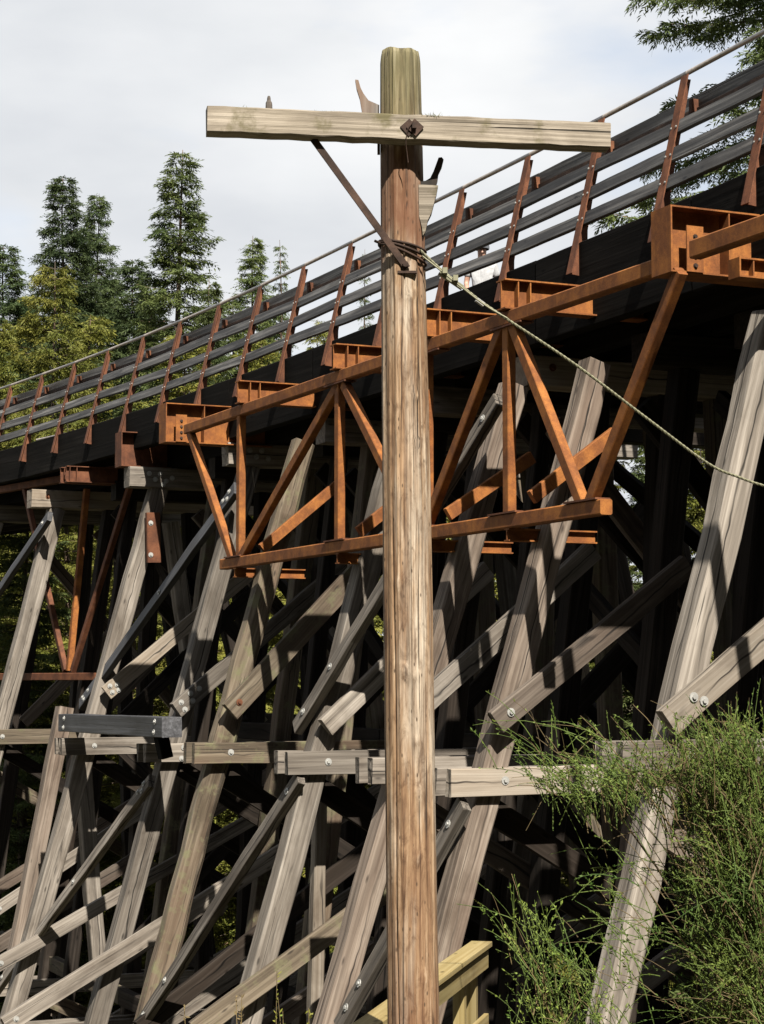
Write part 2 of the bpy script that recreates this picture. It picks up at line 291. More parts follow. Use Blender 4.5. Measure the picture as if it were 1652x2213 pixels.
def tube_arrays(pts, rad, seg=6, closed_ends=True):
    pts = np.asarray(pts, float); k = len(pts); rad = np.broadcast_to(rad, (k,))
    tg = np.gradient(pts, axis=0); tg /= np.linalg.norm(tg, axis=1)[:, None] + 1e-9
    ref = np.array([0.31, 0.22, 0.93]) if abs(tg[0][2]) < 0.9 else np.array([1.0, 0.2, 0])
    a = np.cross(tg, ref); a /= np.linalg.norm(a, axis=1)[:, None]; b = np.cross(tg, a)
    th = np.arange(seg) * 2 * math.pi / seg
    V = pts[:, None] + rad[:, None, None] * (np.cos(th)[None, :, None] * a[:, None] + np.sin(th)[None, :, None] * b[:, None])
    V = V.reshape(-1, 3); i = np.arange(k - 1)[:, None] * seg; j = np.arange(seg)[None]; j2 = (j + 1) % seg
    Q = np.stack([i + j, i + j2, i + seg + j2, i + seg + j], -1).reshape(-1, 4); return V, Q
def tube(name, pts, rad, mat, parent, seg=8, smooth=True, label=None):
    pts = np.asarray(pts, float); V, Q = tube_arrays(pts - pts[0], rad, seg)
    Fc = [tuple(q) for q in Q]; Fc.append(tuple(range(seg))); Fc.append(tuple(range(len(V) - 1, len(V) - seg - 1, -1)))
    o = bpy.data.objects.new(name, mesh(name, V, Fc, mat)); put(o, T(pts[0]), parent)
    if smooth: o.data.polygons.foreach_set('use_smooth', np.ones(len(o.data.polygons), dtype=bool))
    return o
def spline(pts, k=8):
    pts = np.asarray(pts, float); o = []
    for i in range(len(pts) - 1):
        p0, p1, p2, p3 = pts[max(i - 1, 0)], pts[i], pts[i + 1], pts[min(i + 2, len(pts) - 1)]
        for t_ in np.linspace(0, 1, k, endpoint=False):
            o.append(0.5 * ((2 * p1) + (-p0 + p2) * t_ + (2 * p0 - 5 * p1 + 4 * p2 - p3) * t_ ** 2 + (-p0 + 3 * p1 - 3 * p2 + p3) * t_ ** 3))
    o.append(pts[-1]); return np.array(o)

# bolt: washer and hexagonal nut, axis +Y
def bolt_mesh(name, rw, rh, mat, dome=0.0):
    V = []; Fc = []
    for (r_, y0, y1, sg) in ((rw, 0, rw * 0.22, 10), (rh, rw * 0.22, rw * 0.22 + rh * 0.8, 6)):
        k = len(V)
        for yy in (y0, y1): V += [(r_ * math.cos(a), yy, r_ * math.sin(a)) for a in np.arange(sg) * 2 * math.pi / sg]
        Fc += [(k + i, k + sg + i, k + sg + (i + 1) % sg, k + (i + 1) % sg) for i in range(sg)] + [tuple(range(k + sg + sg - 1, k + sg - 1, -1)), tuple(range(k, k + sg))]
    return mesh(name, V, Fc, mat)
BOLT = bolt_mesh('bolt', 0.040, 0.019, 'galvanised'); BOLT_RUST = bolt_mesh('bolt', 0.042, 0.02, 'rust_brown'); BOLT_S = bolt_mesh('bolt', 0.013, 0.008, 'galvanised'); BOLT_D = bolt_mesh('bolt', 0.022, 0.016, 'rust_dark')
def bolts(member, where, face, half, me=None):
    """bolt sub-parts on a member: where = [(x, z)], face = -1/+1 for the -Y/+Y side"""
    M = WM[member.name]
    for (x, z) in where:
        o = bpy.data.objects.new('bolt', me or BOLT)
        R = Matrix.Identity(4) if face > 0 else Matrix.Rotation(math.pi, 4, 'Z')
        put(o, M @ T((x, face * half, z)) @ R @ Matrix.Rotation(random.random() * 3, 4, 'Y'), member)

# ------------------------------------------------------------------ terrain
def gz(x, y):
    s_ = U[0] * x + U[1] * y; d_ = -(NN[0] * x + NN[1] * y)
    z = -1.6 - 0.26 * max(0, y - 6)
    z = max(z, -13.0 - 0.05 * max(0, y - 50))
    if y > 62: z = min(z + 0.35 * (y - 62), 2.0)
    if y < 60:
        e = 3.6 - 0.85 * max(0, s_ - 3) - 0.8 * max(0, 8.8 - d_) - 0.8 * max(0, d_ - 16)
        z = max(z, e)
    if x < -6: z -= 0.25 * min(-6 - x, 20) * max(0, min(1, (40 - abs(y - 30)) / 30))
    return z + 0.25 * math.sin(x * 0.7 + 1.3) * math.sin(y * 0.55) * min(1, abs(y) / 10)
def terrain():
    xs = np.unique(np.concatenate([np.linspace(-700, -60, 17), np.linspace(-60, 60, 81), np.linspace(60, 700, 17)]))
    ys = np.unique(np.concatenate([np.linspace(-300, -20, 11), np.linspace(-20, 110, 88), np.linspace(110, 900, 21)]))
    V = np.array([(x, y, gz(x, y)) for y in ys for x in xs]); nx = len(xs)
    i, j = np.meshgrid(np.arange(len(ys) - 1), np.arange(nx - 1), indexing='ij'); a = (i * nx + j).ravel()
    Q = np.stack([a, a + 1, a + nx + 1, a + nx], -1)
    o = bpy.data.objects.new('ground', mesh('ground', V, Q, 'forest_floor', True)); put(o, Matrix.Identity(4)); o['kind'] = 'structure'
    o['label'] = 'steep forest floor falling into the ravine under the trestle'
terrain()

# ------------------------------------------------------------------ timber trestle
TR = thing('timber_trestle', 'tall weathered grey timber railway trestle with battered posts and crossed braces', 'trestle', P(24, 12, -8))
# bents: s, line of the outer post through two photo points, cap end D, timber, post size
BENTS = {
    'zero': (38.6, None, 8.9, 'timber', 0.27), 'one': (35.2, ((99, 1189), (-5, 1590)), 9.09, 'timber', 0.28), 'two': (30.8, ((302, 1200), (64, 2053)), 9.52, 'timber', 0.27),
    'three': (27.1, ((489, 1189), (211, 2203)), 9.82, 'timber', 0.26), 'four': (24.0, ((595, 1180), (322, 2203)), 10.0, 'timber_old', 0.27),
    'five': (20.9, ((800, 1200), (532, 2203)), 9.95, 'timber', 0.255), 'six': (18.5, ((1010, 1183), (735, 2142)), 9.95, 'timber_red', 0.25),
    'seven': (16.8, ((1190, 1157), (960, 2034)), 10.35, 'timber_red', 0.25), 'eight': (13.96, ((1640, 800), (1318, 2194)), 10.2, 'timber', 0.25), 'nine': (10.4, None, 9.8, 'timber', 0.26)}
CAPT, CAPB = 3.36, 3.04
def onh(a, b_, h):                        # point of the line a-b at height h
    t_ = (h - a[2]) / (b_[2] - a[2]); return a + (b_ - a) * t_
OUT = {}
for key, (s, ln, capD, mt, a) in BENTS.items():
    if ln:
        A, B = bs(*ln[0], s), bs(*ln[1], s)
    else:
        d0 = 8.55 if s > 30 else 9.1
        A, B = P(s, d0 + 0.25 * 2, 2), P(s, d0 - 0.25 * 2, -2)
    top = onh(A, B, CAPB); lo = -5.0
    while onh(A, B, lo)[2] > gz(*onh(A, B, lo)[:2]) and lo > -16: lo -= 0.4
    bot = onh(A, B, lo - 0.3)
    D0 = -(onh(A, B, 0) @ NN); OUT[key] = (s, D0, A, B)
    jit = 0.014 if mt == 'timber_old' else 0.008
    o, Ln = beam('post', top, bot, a, a, mt, TR, U, 0.05 if mt == 'timber_old' else 0.016, jit=jit, bow=random.uniform(-0.03, 0.03))
    Dt = -(top @ NN); ctr = Dt + 2.15
    # inner posts of the bent: two steep, two slightly battered, and the far outer one leaning the other way
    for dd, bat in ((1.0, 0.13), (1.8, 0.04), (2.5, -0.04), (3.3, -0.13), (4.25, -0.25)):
        m2 = random.choice(['timber_shaded', 'timber_shaded', 'timber_shaded', 'timber_old'])
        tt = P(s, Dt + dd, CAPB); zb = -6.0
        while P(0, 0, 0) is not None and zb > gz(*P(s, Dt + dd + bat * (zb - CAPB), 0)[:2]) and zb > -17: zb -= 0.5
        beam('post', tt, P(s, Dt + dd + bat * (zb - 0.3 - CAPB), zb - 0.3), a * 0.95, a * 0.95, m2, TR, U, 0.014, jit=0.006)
    cap, Ln = beam('cap', P(s, capD, (CAPT + CAPB) / 2), P(s, Dt + 4.9, (CAPT + CAPB) / 2), 0.31, CAPT - CAPB, 'timber_new' if key in ('one', 'six') else 'timber_shaded' if key in ('seven', 'eight', 'nine') else 'timber', TR, U, 0.012, jit=0.004)
    if key in ('two', 'three'): bolts(cap, [(0.32, 0.06), (0.50, 0.06), (0.42, -0.03), (0.60, -0.05), (0.55, -0.11), (0.70, 0.0)][:6 if key == 'two' else 4], -1, 0.155)
    if key in ('one', 'six'): bolts(cap, [(0.3, 0.04)], -1, 0.155, BOLT_RUST)

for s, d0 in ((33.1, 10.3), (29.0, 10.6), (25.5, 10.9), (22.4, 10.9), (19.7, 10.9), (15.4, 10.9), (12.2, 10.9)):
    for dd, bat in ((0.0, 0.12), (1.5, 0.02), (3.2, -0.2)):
        beam('post', P(s, d0 + dd, CAPB), P(s, d0 + dd + bat * (-11 - CAPB), -11.0), 0.2, 0.2, random.choice(['timber_shaded', 'timber_shaded', 'timber_shaded', 'timber_old']), TR, U, 0.016, jit=0.007)
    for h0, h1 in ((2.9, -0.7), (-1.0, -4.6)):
        beam('sway_brace', P(s - 0.2, d0 - 0.2, h1), P(s - 0.2, d0 + 3.6, h0), 0.095, 0.235, 'timber_shaded', TR, U, 0.006, jit=0.005)
        beam('sway_brace', P(s + 0.2, d0 - 0.2, h0), P(s + 0.2, d0 + 3.6, h1), 0.095, 0.235, 'timber_shaded', TR, U, 0.006, jit=0.005)
    beam('cap', P(s, d0 - 0.3, (CAPT + CAPB) / 2), P(s, d0 + 4.0, (CAPT + CAPB) / 2), 0.3, CAPT - CAPB, 'timber_shaded', TR, U, 0.012)
# horizontal sash planks clamped to both sides of each bent: photo point at the left end of the front one
SASH = {'one': (-70, 1594, 'timber_old'), 'two': (131, 1614, 'timber'), 'three': (312, 1628, 'timber'), 'four': (418, 1629, 'timber_old'), 'five': (619, 1650, 'timber'),
        'six': (800, 1667, 'timber'), 'seven': (972, 1692, 'timber_new'), 'eight': (1339, 1636, 'timber')}
for key, (x, y, mt) in SASH.items():
    s = OUT[key][0]; a = BENTS[key][4]; off = a / 2 + 0.052
    E0 = bs(x, y, s - off); h = E0[2]; D_ = -(E0 @ NN); wd = 0.255 if key != 'eight' else 0.24
    o, Ln = beam('sash_plank', P(s - off, D_, h), P(s - off, D_ + 6.8, h + 0.02), 0.1, wd, mt, TR, U, 0.006, jit=0.004)
    dpost = (OUT[key][1] + 0.25 * h) - D_
    bolts(o, [(dpost + 0.03, 0.01)] if key != 'three' else [(dpost + 0.08, 0.07), (dpost + 0.05, -0.08)], -1, 0.05)
    beam('sash_plank', P(s + off, D_ + 0.02, h - 0.005), P(s + off, D_ + 6.8, h), 0.1, wd, 'timber' if mt != 'timber_old' else mt, TR, U, 0.006, jit=0.004)
    # a second level of sashes far down
    for sg in (-1, 1): beam('sash_plank', P(s + sg * off, D_ - 0.9, h - 4.3), P(s + sg * off, D_ + 7.8, h - 4.3), 0.1, 0.25, 'timber', TR, U, 0.006, jit=0.004)

# sway braces seen on the faces of the bents (photo lines), upper tier then lower tier
SWAY = [('two', (230, 1498), (470, 1296), 0.235, 'timber_new', 4), ('three', (380, 1536), (640, 1312), 0.23, 'timber', 5), ('four', (496, 1538), (705, 1310), 0.26, 'timber_old', 1), ('five', (703, 1572), (960, 1322), 0.22, 'timber', 0),
        ('six', (905, 1530), (1120, 1335), 0.22, 'timber', 0), ('seven', (1072, 1562), (1420, 1275), 0.215, 'timber_red', 1), ('eight', (1440, 1562), (1760, 1288), 0.235, 'timber_new', 2),
        ('one', (-20, 1975), (120, 1880), 0.21, 'timber', 1), ('two', (-20, 2093), (330, 1893), 0.21, 'timber', 1), ('three', (10, 2216), (500, 1910), 0.23, 'timber', 1), ('four', (300, 2225), (600, 1990), 0.22, 'timber_shaded', 0), ('five', (420, 2230), (800, 1950), 0.22, 'timber_old', 0)]
for key, a_, b_, wd, mt, nb in SWAY:
    s = OUT[key][0]; off = BENTS[key][4] / 2 + 0.105 + 0.05; ss = s - off
    A, B = bs(*a_, ss), bs(*b_, ss); kk = ((2.75 if A[2] > -1.2 else -1.3) - A[2]) / (B[2] - A[2])
    if key in ('five', 'six', 'seven', 'eight') and A[2] > -1.2: kk = (OUT[key][1] + 1.75 + (A @ NN)) / ((A - B) @ NN)
    B = A + (B - A) * kk
    o, Ln = beam('sway_brace', A, B, 0.095, wd, mt, TR, U, 0.006, jit=0.005)
    bl = {0: [], 1: [(0.16, 0.0)], 2: [(0.30, 0.03), (0.36, -0.05)], 4: [(0.10, 0.06), (0.07, -0.04), (0.2, 0.0), (0.17, -0.08)], 5: [(0.12, 0.05), (0.10, -0.06), (0.30, 0.06), (0.26, -0.04), (0.44, 0.03)]}[nb]
    bolts(o, bl, -1, 0.048, BOLT_RUST if mt == 'timber_old' else None)
for key, (s, D0, A, B) in OUT.items():
    off = BENTS[key][4] / 2 + 0.16
    for (h0, h1, d0, d1) in ((2.7, -0.8, 1.3, 4.8), (-1.2, -4.6, -0.4, 5.6), (-4.9, -8.5, -1.0, 6.4)):
        mt = random.choice(['timber_shaded', 'timber_red', 'timber_old'])
        beam('sway_brace', P(s + off, D0 + d0 + 0.3, h0), P(s + off, D0 + d1, h1), 0.095, 0.235, mt, TR, U, 0.006, jit=0.005)
        if h0 < 0 or key in ('zero', 'one', 'nine'):
            beam('sway_brace', P(s - off, D0 + d0, h1), P(s - off, D0 + d1, h0), 0.095, 0.235, random.choice(['timber', 'timber_red']), TR, U, 0.006, jit=0.005)

# longitudinal braces lying on the battered outer face
LONG = [((512, 1056), (177, 1524), 9.14, 0.20, 'black_girt', 4), ((108, 1116), (-60, 1364), 8.58, 0.2, 'black_girt', 1), ((1078, 866), (643, 1574), 8.68, 0.19, 'timber', 1),
        ((327, 1688), (-8, 2142), 9.10, 0.19, 'timber', 4), ((650, 1680), (300, 2222), 8.66, 0.19, 'timber', 1), ((1005, 1738), (735, 2222), 8.62, 0.19, 'timber', 1)]
NB = NN + ZZ * 0.25; NB = NB / np.linalg.norm(NB)
for a_, b_, D0, wd, mt, nb in LONG:
    A, B = bt(*a_, D0), bt(*b_, D0)
    o, Ln = beam('longitudinal_brace', A, B, 0.095, wd, mt, TR, NB, 0.006, jit=0.004)
    q = [(0.15, 0.04), (0.22, -0.04), (0.36, 0.03), (Ln - 0.15, 0.04), (Ln - 0.22, -0.04), (Ln - 0.38, 0.03), (Ln * 0.45, 0.0)] if nb == 4 else [(0.25, 0.0), (Ln - 0.25, 0.0), (Ln * 0.8, 0.01)]
    bolts(o, q, 1, 0.048)
# inner and far side longitudinals (mostly in the dark)
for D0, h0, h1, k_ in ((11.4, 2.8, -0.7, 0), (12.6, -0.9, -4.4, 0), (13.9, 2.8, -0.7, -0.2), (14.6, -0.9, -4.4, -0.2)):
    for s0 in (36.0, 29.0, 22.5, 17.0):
        mt = 'timber_shaded'
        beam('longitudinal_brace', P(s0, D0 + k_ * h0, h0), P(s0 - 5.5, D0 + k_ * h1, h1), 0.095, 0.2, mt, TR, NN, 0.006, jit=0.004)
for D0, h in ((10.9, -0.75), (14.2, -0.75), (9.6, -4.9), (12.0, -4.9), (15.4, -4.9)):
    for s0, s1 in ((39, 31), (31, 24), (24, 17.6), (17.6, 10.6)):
        beam('girt', P(s0 - 0.02, D0, h), P(s1 + 0.02, D0, h), 0.15, 0.25, random.choice(['timber_shaded', 'timber_old']), TR, NN, 0.01, jit=0.004)
# extra posts whose lit faces show inside the trestle: leaning back ones and the pale upright one
for a_, b_, s, wd, mt in (((368, 1130), (412, 1440), 33.0, 0.25, 'timber'), ((652, 1100), (742, 1460), 32.9, 0.25, 'timber'), ((1086, 1130), (1128, 1520), 24.9, 0.25, 'timber'), ((174, 1610), (222, 2213), 32.6, 0.25, 'timber'),
                          ((691, 1700), (680, 2260), 21.75, 0.15, 'timber_new'), ((140, 1530), (40, 2040), 33.1, 0.26, 'timber_red'), ((1150, 1690), (1050, 2240), 20.0, 0.25, 'timber')):
    A, B = bs(*a_, s), bs(*b_, s); B = A + (B - A) * 1.15
    beam('post', A, B, wd, wd, mt, TR, U, 0.014, jit=0.005)
# the black girt bolted outside two posts at eye level, on two blocks
gA, gB = bp(372, 1572, 8.62), bp(145, 1562, 8.62)
o, Ln = beam('girt', gA, gB, 0.28, 0.27, 'black_girt', TR, NN, 0.008, jit=0.003)
bolts(o, [(0.3, 0.07), (0.34, -0.07), (Ln - 0.34, 0.07), (Ln - 0.3, -0.07)], 1, 0.14)
for f in (0.12,):
    c_ = gA + (gB - gA) * f; beam('packing_block', c_ + ZZ * -0.13 - NN * 0.05, c_ - ZZ * 0.42 - NN * 0.12, 0.16, 0.2, 'creosote', TR, NN, 0.01)
# stringers under the deck, following the curve
def curve_pieces(s0, s1, step):
    k = max(1, int(round((s1 - s0) / step))); return [(s0 + (s1 - s0) * i / k, s0 + (s1 - s0) * (i + 1) / k) for i in range(k)]
for dd in (0.42, 1.0, 1.75, 2.5, 3.2, 3.6):
    for a_, b_ in curve_pieces(3, 48, 4.5):
        beam('stringer', P(a_ + 0.01, Dc(a_) + dd, 3.70), P(b_ - 0.01, Dc(b_) + dd, 3.70), 0.24, 0.66, 'creosote', TR, NN, 0.012)

# ------------------------------------------------------------------ deck
DK = thing('bridge_deck', 'dark timber walkway deck on top of the trestle', 'deck', P(24, 12, 4.1))
for a_, b_ in curve_pieces(3, 48, 3.0):
    fb = 3.41 if a_ < 27 else 3.66
    beam('edge_beam', P(a_ + 0.01, Dc(a_) - 0.19, (4.27 + fb) / 2), P(b_ - 0.01, Dc(b_) - 0.19, (4.27 + fb) / 2), 0.15, 4.27 - fb, 'creosote', DK, NN, 0.012, jit=0.003)
    beam('edge_beam', P(a_ + 0.01, Dc(a_) + 3.9, 4.25), P(b_ - 0.01, Dc(b_) + 3.9, 4.25), 0.16, 0.40, 'creosote', DK, NN, 0.012)
    for dd in np.linspace(0.10, 3.7, 10):
        beam('deck_board', P(a_ + 0.004, Dc(a_) + dd, 4.26), P(b_ - 0.004, Dc(b_) + dd, 4.26), 0.40, 0.09, 'stained_board', DK, NN, 0.006)
for s in np.arange(4, 47, 0.79):
    beam('tie', P(s, Dc(s) - 0.10, 4.10), P(s, Dc(s) + 3.95, 4.10), 0.2, 0.22, 'creosote', DK, U, 0.01)

# ------------------------------------------------------------------ railings
def railing(side):
    near = side == 'near'
    base = (lambda s: Dc(s)) if near else (lambda s: Dc(s) + 4.14)
    sg = 1 if near else -1
    R = thing('guard_railing', 'rusty steel and dark plank railing on the near side of the bridge deck' if near else 'dark plank railing on the far side of the bridge deck, behind the near one', 'railing', P(24, base(24), 4.2))
    ss = np.arange(12.35, 46, 1.575) if near else np.arange(12.9, 46, 1.575)
    if near: ss = np.concatenate([[10.78], ss])
    def Q(s, r, h): return P(s, base(s) - sg * r, h)          # r = distance out from the top of the railing
    rr = lambda h: (5.55 - h) * 0.238                          # the outer flange leans in towards the top
    for s in ss:
        top, tip = Q(s, 0, 5.53), Q(s, rr(3.95), 3.95)
        o, Ln = beam('railing_post', tip, top, 0.12, 0.012, 'rust_brown', R, U, 0.002)
        x = WM[o.name]
        plate('web', [Q(s, rr(3.95) - 0.01, 3.95), Q(s, rr(5.5) - 0.01, 5.5), Q(s, -0.06, 5.5), Q(s, rr(4.7) - 0.085, 4.7), Q(s, rr(4.4) - 0.10, 4.4), Q(s, rr(4.0) - 0.185, 3.93)], 0.012, 'rust_brown', o, U)
        if near:
            for h in (5.03, 4.76, 4.50):
                for e in (-0.044, 0.044):
                    for dz in (0.0,):
                        b_ = bpy.data.objects.new('bolt', BOLT_S); q = Q(s + e, rr(h + dz) + 0.006, h + dz)
                        put(b_, frame(q, q + U, sg * NN)[0], o)
            b_ = bpy.data.objects.new('bolt', BOLT if random.random() < 0.3 else BOLT_D); q = Q(s - 0.006, rr(4.03) - 0.16, 4.03); put(b_, frame(q, q + NN, -U)[0], o)
            boxes('rail_bracket', frame(Q(s, -0.10, 5.27), Q(s + 1, -0.10, 5.27), ZZ)[0], [(-0.02, 0.035, -0.07, 0.05, -0.04, 0.03)], 'rust_brown', o)
    for s in ss[:-1]:
        s2 = s + 1.575
        for h in (5.03, 4.76, 4.50):
            tl = NN * sg + ZZ * 0.238; tl = tl / np.linalg.norm(tl)
            beam('plank', Q(s + 0.006, rr(h) - 0.032, h + random.gauss(0, 0.006)), Q(s2 - 0.006, rr(h) - 0.032, h + random.gauss(0, 0.006)), 0.045, 0.135, 'stained_board', R, tl, 0.005, rings=5, jit=0.002)
        beam('rub_rail', Q(s + 0.004, -0.155, 5.31), Q(s2 - 0.004, -0.155, 5.31), 0.05, 0.125, 'stained_board', R, NN, 0.005, rings=4, jit=0.002)
        beam('rail_strip', Q(s, -0.14, 5.215), Q(s2, -0.14, 5.215), 0.06, 0.05, 'rust_dark', R, NN, 0.003)
        if near:
            for h in (5.12, 4.90): tube('cable', [Q(s, -0.06, h), Q(s2, -0.06, h)], 0.005, 'galvanised', R, 5)
        tube('handrail', [Q(s - 0.005, -0.03, 5.56), Q(s2 + 0.005, -0.03, 5.56)], 0.023, 'handrail_steel', R, 10)
    return R
railing('near'); railing('far')

# ------------------------------------------------------------------ steel trusses
def ibeam(name, s, D0, D1, h0, h1, parent, wd=0.2, mat='rust_steel', stiff=(0.05, 0.17), endplate=False):
    """outrigger across the bridge from D0 (outer end) to D1; its web is square to U"""
    M = frame(P(s, D0, (h0 + h1) / 2), P(s, D1, (h0 + h1) / 2), U)[0]; c = (h1 - h0) / 2; Ln = D1 - D0
    o = boxes(name, M, [(0, Ln, -0.008, 0.008, -c + 0.014, c - 0.014), (0, Ln, -wd / 2, wd / 2, c - 0.014, c), (0, Ln, -wd / 2, wd / 2, -c, -c + 0.014)], mat, parent)
    for x in stiff: boxes('stiffener', M, [(x, x + 0.012, -wd / 2 + 0.006, -0.008, -c + 0.014, c - 0.014)], mat, o)
    if endplate: boxes('end_plate', M, [(-0.014, 0, -wd / 2, wd / 2, -c, c)], mat, o)
    return o
TA = thing('steel_truss', 'orange rusted steel truss bolted along the outside of the trestle behind the pole', 'truss', P(20, 8.95, 1.4))
DT = 8.95; HT, HB = 3.41, 1.49
def sx(x, y): p_ = bp(x, y, DT); return p_ @ U
tc0, tc1 = sx(406, 927), 14.16
beam('top_chord', P(tc0, DT, HT), P(tc1, DT, HT), 0.12, 0.135, 'rust_steel', TA, NN, 0.012)
beam('bottom_chord', P(sx(484, 1222), DT, HB), P(sx(1311, 1100), DT, HB), 0.12, 0.135, 'rust_steel', TA, NN, 0.012)
TM = [((412, 935), (505, 1212)), ((522, 895), (513, 1212)), ((735, 830), (520, 1210)), ((735, 828), (733, 1180)), ((746, 830), (903, 1150)), ((924, 752), (924, 1150)), ((1090, 700), (918, 1150)), ((1100, 700), (1098, 1115)), ((1110, 700), (1262, 1092)), ((1472, 585), (1276, 1092))]
for i, (a_, b_) in enumerate(TM):
    A, B = bp(*a_, DT), bp(*b_, DT)
    if i in (1, 3, 5, 7): B = P(A @ U, DT, B[2])
    A = A + ZZ * 0; nm = 'vertical' if i in (1, 3, 5, 7) else 'diagonal'
    d = (B - A) / np.linalg.norm(B - A)
    beam(nm, A + d * 0.0, B, 0.09, 0.115, 'rust_steel', TA, NN, 0.008)
for (x, y) in ((512, 1206), (733, 1176), (910, 1148), (1098, 1114), (1268, 1090)):
    q = bp(x, y, DT); boxes('gusset_plate', frame(P(q @ U, DT, HB + 0.077), P(q @ U - 1, DT, HB + 0.077), NN)[0], [(-0.28, 0.28, -0.075, 0.075, -0.008, 0.008)], 'rust_brown', TA)
for s in (20.92, 18.55, 16.8):
    boxes('gusset_plate', frame(P(s, DT, HT - 0.077), P(s - 1, DT, HT - 0.077), NN)[0], [(-0.3, 0.3, -0.075, 0.075, -0.008, 0.008)], 'rust_brown', TA)
for s in (23.95, 20.86, 18.5, 16.81): ibeam('outrigger_beam', s, 8.84, 10.45, HT + 0.075, 3.77, TA, 0.18, stiff=(0.14, 0.27))
for s in (27.0, 14.02):
    o = ibeam('outrigger_beam', s, 8.87, 10.45, 3.31, 3.86, TA, 0.30, stiff=(0.55,), endplate=True)
    M = frame(P(s - 0.15, 8.87, 3.5), P(s - 0.15, 9.87, 3.5), U)[0]
    pl = boxes('splice_plate', M, [(0.13, 0.29, -0.012, 0.0, -0.18, 0.2)], 'rust_steel', o)
    for zz in (-0.13, -0.05, 0.03, 0.11):
        b_ = bpy.data.objects.new('bolt', BOLT_D); put(b_, M @ T((0.21, -0.012, zz)) @ Matrix.Rotation(math.pi, 4, 'Z'), pl)
# struts under the lower chord and knee braces up to the trestle
for s in (24.2, 20.9, 18.55, 16.85): ibeam('lower_strut', s - 0.02, 8.9, 9.85, HB - 0.19, HB - 0.07, TA, 0.1, stiff=())
for a_, b_, s in (((566, 1186), (742, 1038), 24.0), ((776, 1150), (905, 1048), 20.9), ((968, 1112), (1150, 988), 18.4), ((1150, 1075), (1330, 936), 16.7)):
    A, B = bs(*a_, s - 0.22), bs(*b_, s - 0.22); beam('knee_brace', A, B, 0.07, 0.13, 'rust_steel', TA, U, 0.006)
# next truss towards the near end of the bridge
TB = thing('steel_truss', 'end of a second rusted truss beyond the large end bracket, leading out over the broom', 'truss', P(11, 8.95, 3.3))
beam('top_chord', bp(1504, 540, 8.9), bp(1504, 540, 8.9) - U * 9.0 - ZZ * 0.0, 0.12, 0.15, 'rust_steel', TB, NN, 0.012)
beam('bottom_chord', P(11.2, 8.95, 1.49), P(5.2, 8.95, 1.49), 0.12, 0.135, 'rust_steel', TB, NN, 0.012)
q = bp(1590, 580, 9.2); ibeam('outrigger_beam', q @ U, 9.2, 10.1, q[2] - 0.08, q[2] + 0.08, TB, 0.16, stiff=(0.12,), mat='rust_steel', endplate=True)
# truss tucked inside the posts at the far left
TC = thing('steel_truss', 'small red-brown rusted truss tucked behind the leftmost trestle posts', 'truss', P(33, 9.2, 0.0))
h2 = 3.22
h2 *= 1.11
cA, cB = lev(279, 1010, h2), lev(0, 1059, h2); cB = cA + (cB - cA) * 1.5; dC = (cB - cA) / np.linalg.norm(cB - cA)
beam('top_chord', cA, cB, 0.12, 0.13, 'rust_brown', TC, NN, 0.01)
vT = lev(190, 1032, h2); sV = vT @ U; vB = bs(150, 1450, sV)
beam('vertical', vT, vB, 0.10, 0.13, 'rust_steel', TC, NN, 0.008)
for (x, y) in ((56, 1050), (334, 1010)):
    q = lev(x, y, h2); beam('diagonal', cA + dC * ((q - cA) @ dC), vB + dC * (0.14 if x < 100 else -0.14), 0.09, 0.12, 'rust_brown', TC, NN, 0.008)
e0 = vB - ZZ * 0.10; beam('bottom_chord', e0 - dC * 1.05, e0 + dC * 5.5, 0.12, 0.13, 'rust_brown', TC, NN, 0.01)
ob = boxes('splice_plate', frame(e0 - dC * 1.25, e0 - dC * 2.25, NN)[0], [(-0.28, 0.14, -0.09, -0.06, -0.1, 0.1)], 'rust_brown', TC)
for xx in (-0.05, 0.04): 
    b_ = bpy.data.objects.new('bolt', BOLT_D); put(b_, WM[ob.name] @ T((xx, -0.06, 0.02)), ob)
ibeam('outrigger_beam', 30.9, 9.42, 10.5, 3.37, 3.92, TC, 0.34, stiff=(), endplate=True, mat='rust_brown')
for (x, y) in ((12, 1028), (46, 1026)): s = lev(x, y, 3.4) @ U; ibeam('outrigger_beam', s, Dc(s) - 0.62, Dc(s) + 0.3, 3.31, 3.58, TC, 0.14, mat='rust_brown')
# red channel plates bolted to the second post
pa, pb = bs(330, 1108, 30.55), bs(332, 1216, 30.55)
o, Ln = beam('channel', pb, pa, 0.1, 0.22, 'rust_brown', TC, U, 0.01); bolts(o, [(0.12, 0.06), (0.62, 0.05)], -1, 0.05)

# ------------------------------------------------------------------ utility pole
PY = 11.6
base_xy = by(893, 2213, PY); topP = by(864, 112, PY + 0.03)
zb = gz(base_xy[0], PY) - 0.4
ax = (topP - base_xy) / (topP[2] - base_xy[2])
POL = thing('utility_pole', 'weathered brown wooden utility pole with crossarm standing in front of the trestle', 'pole', (base_xy + ax * (zb - base_xy[2])).tolist())
def pole_axis(z): return base_xy + ax * (z - base_xy[2])
def pole_r(z):
    t_ = (topP[2] - z) / (topP[2] - base_xy[2]); return (np.interp(t_, [0, 0.08, 0.2, 0.35, 0.6, 1.0, 1.2], [43, 45, 47, 49.5, 52, 54.5, 56]) * PY / F)
seg, rg = 168, 220
zs = np.linspace(zb, topP[2], rg); VV = []
kn = [(1.35, 0.55, 0.010), (2.35, -0.2, 0.010), (2.2, 0.35, 0.008), (1.62, 0.5, 0.010), (0.05, -0.15, 0.016), (0.02, 0.25, 0.012), (-0.35, 0.3, 0.009), (-0.62, 0.4, 0.009), (-1.0, 0.25, 0.010), (2.75, 0.1, -0.006), (-0.95, -0.4, 0.007), (0.55, -0.35, 0.008), (-1.65, 0.45, 0.008)]
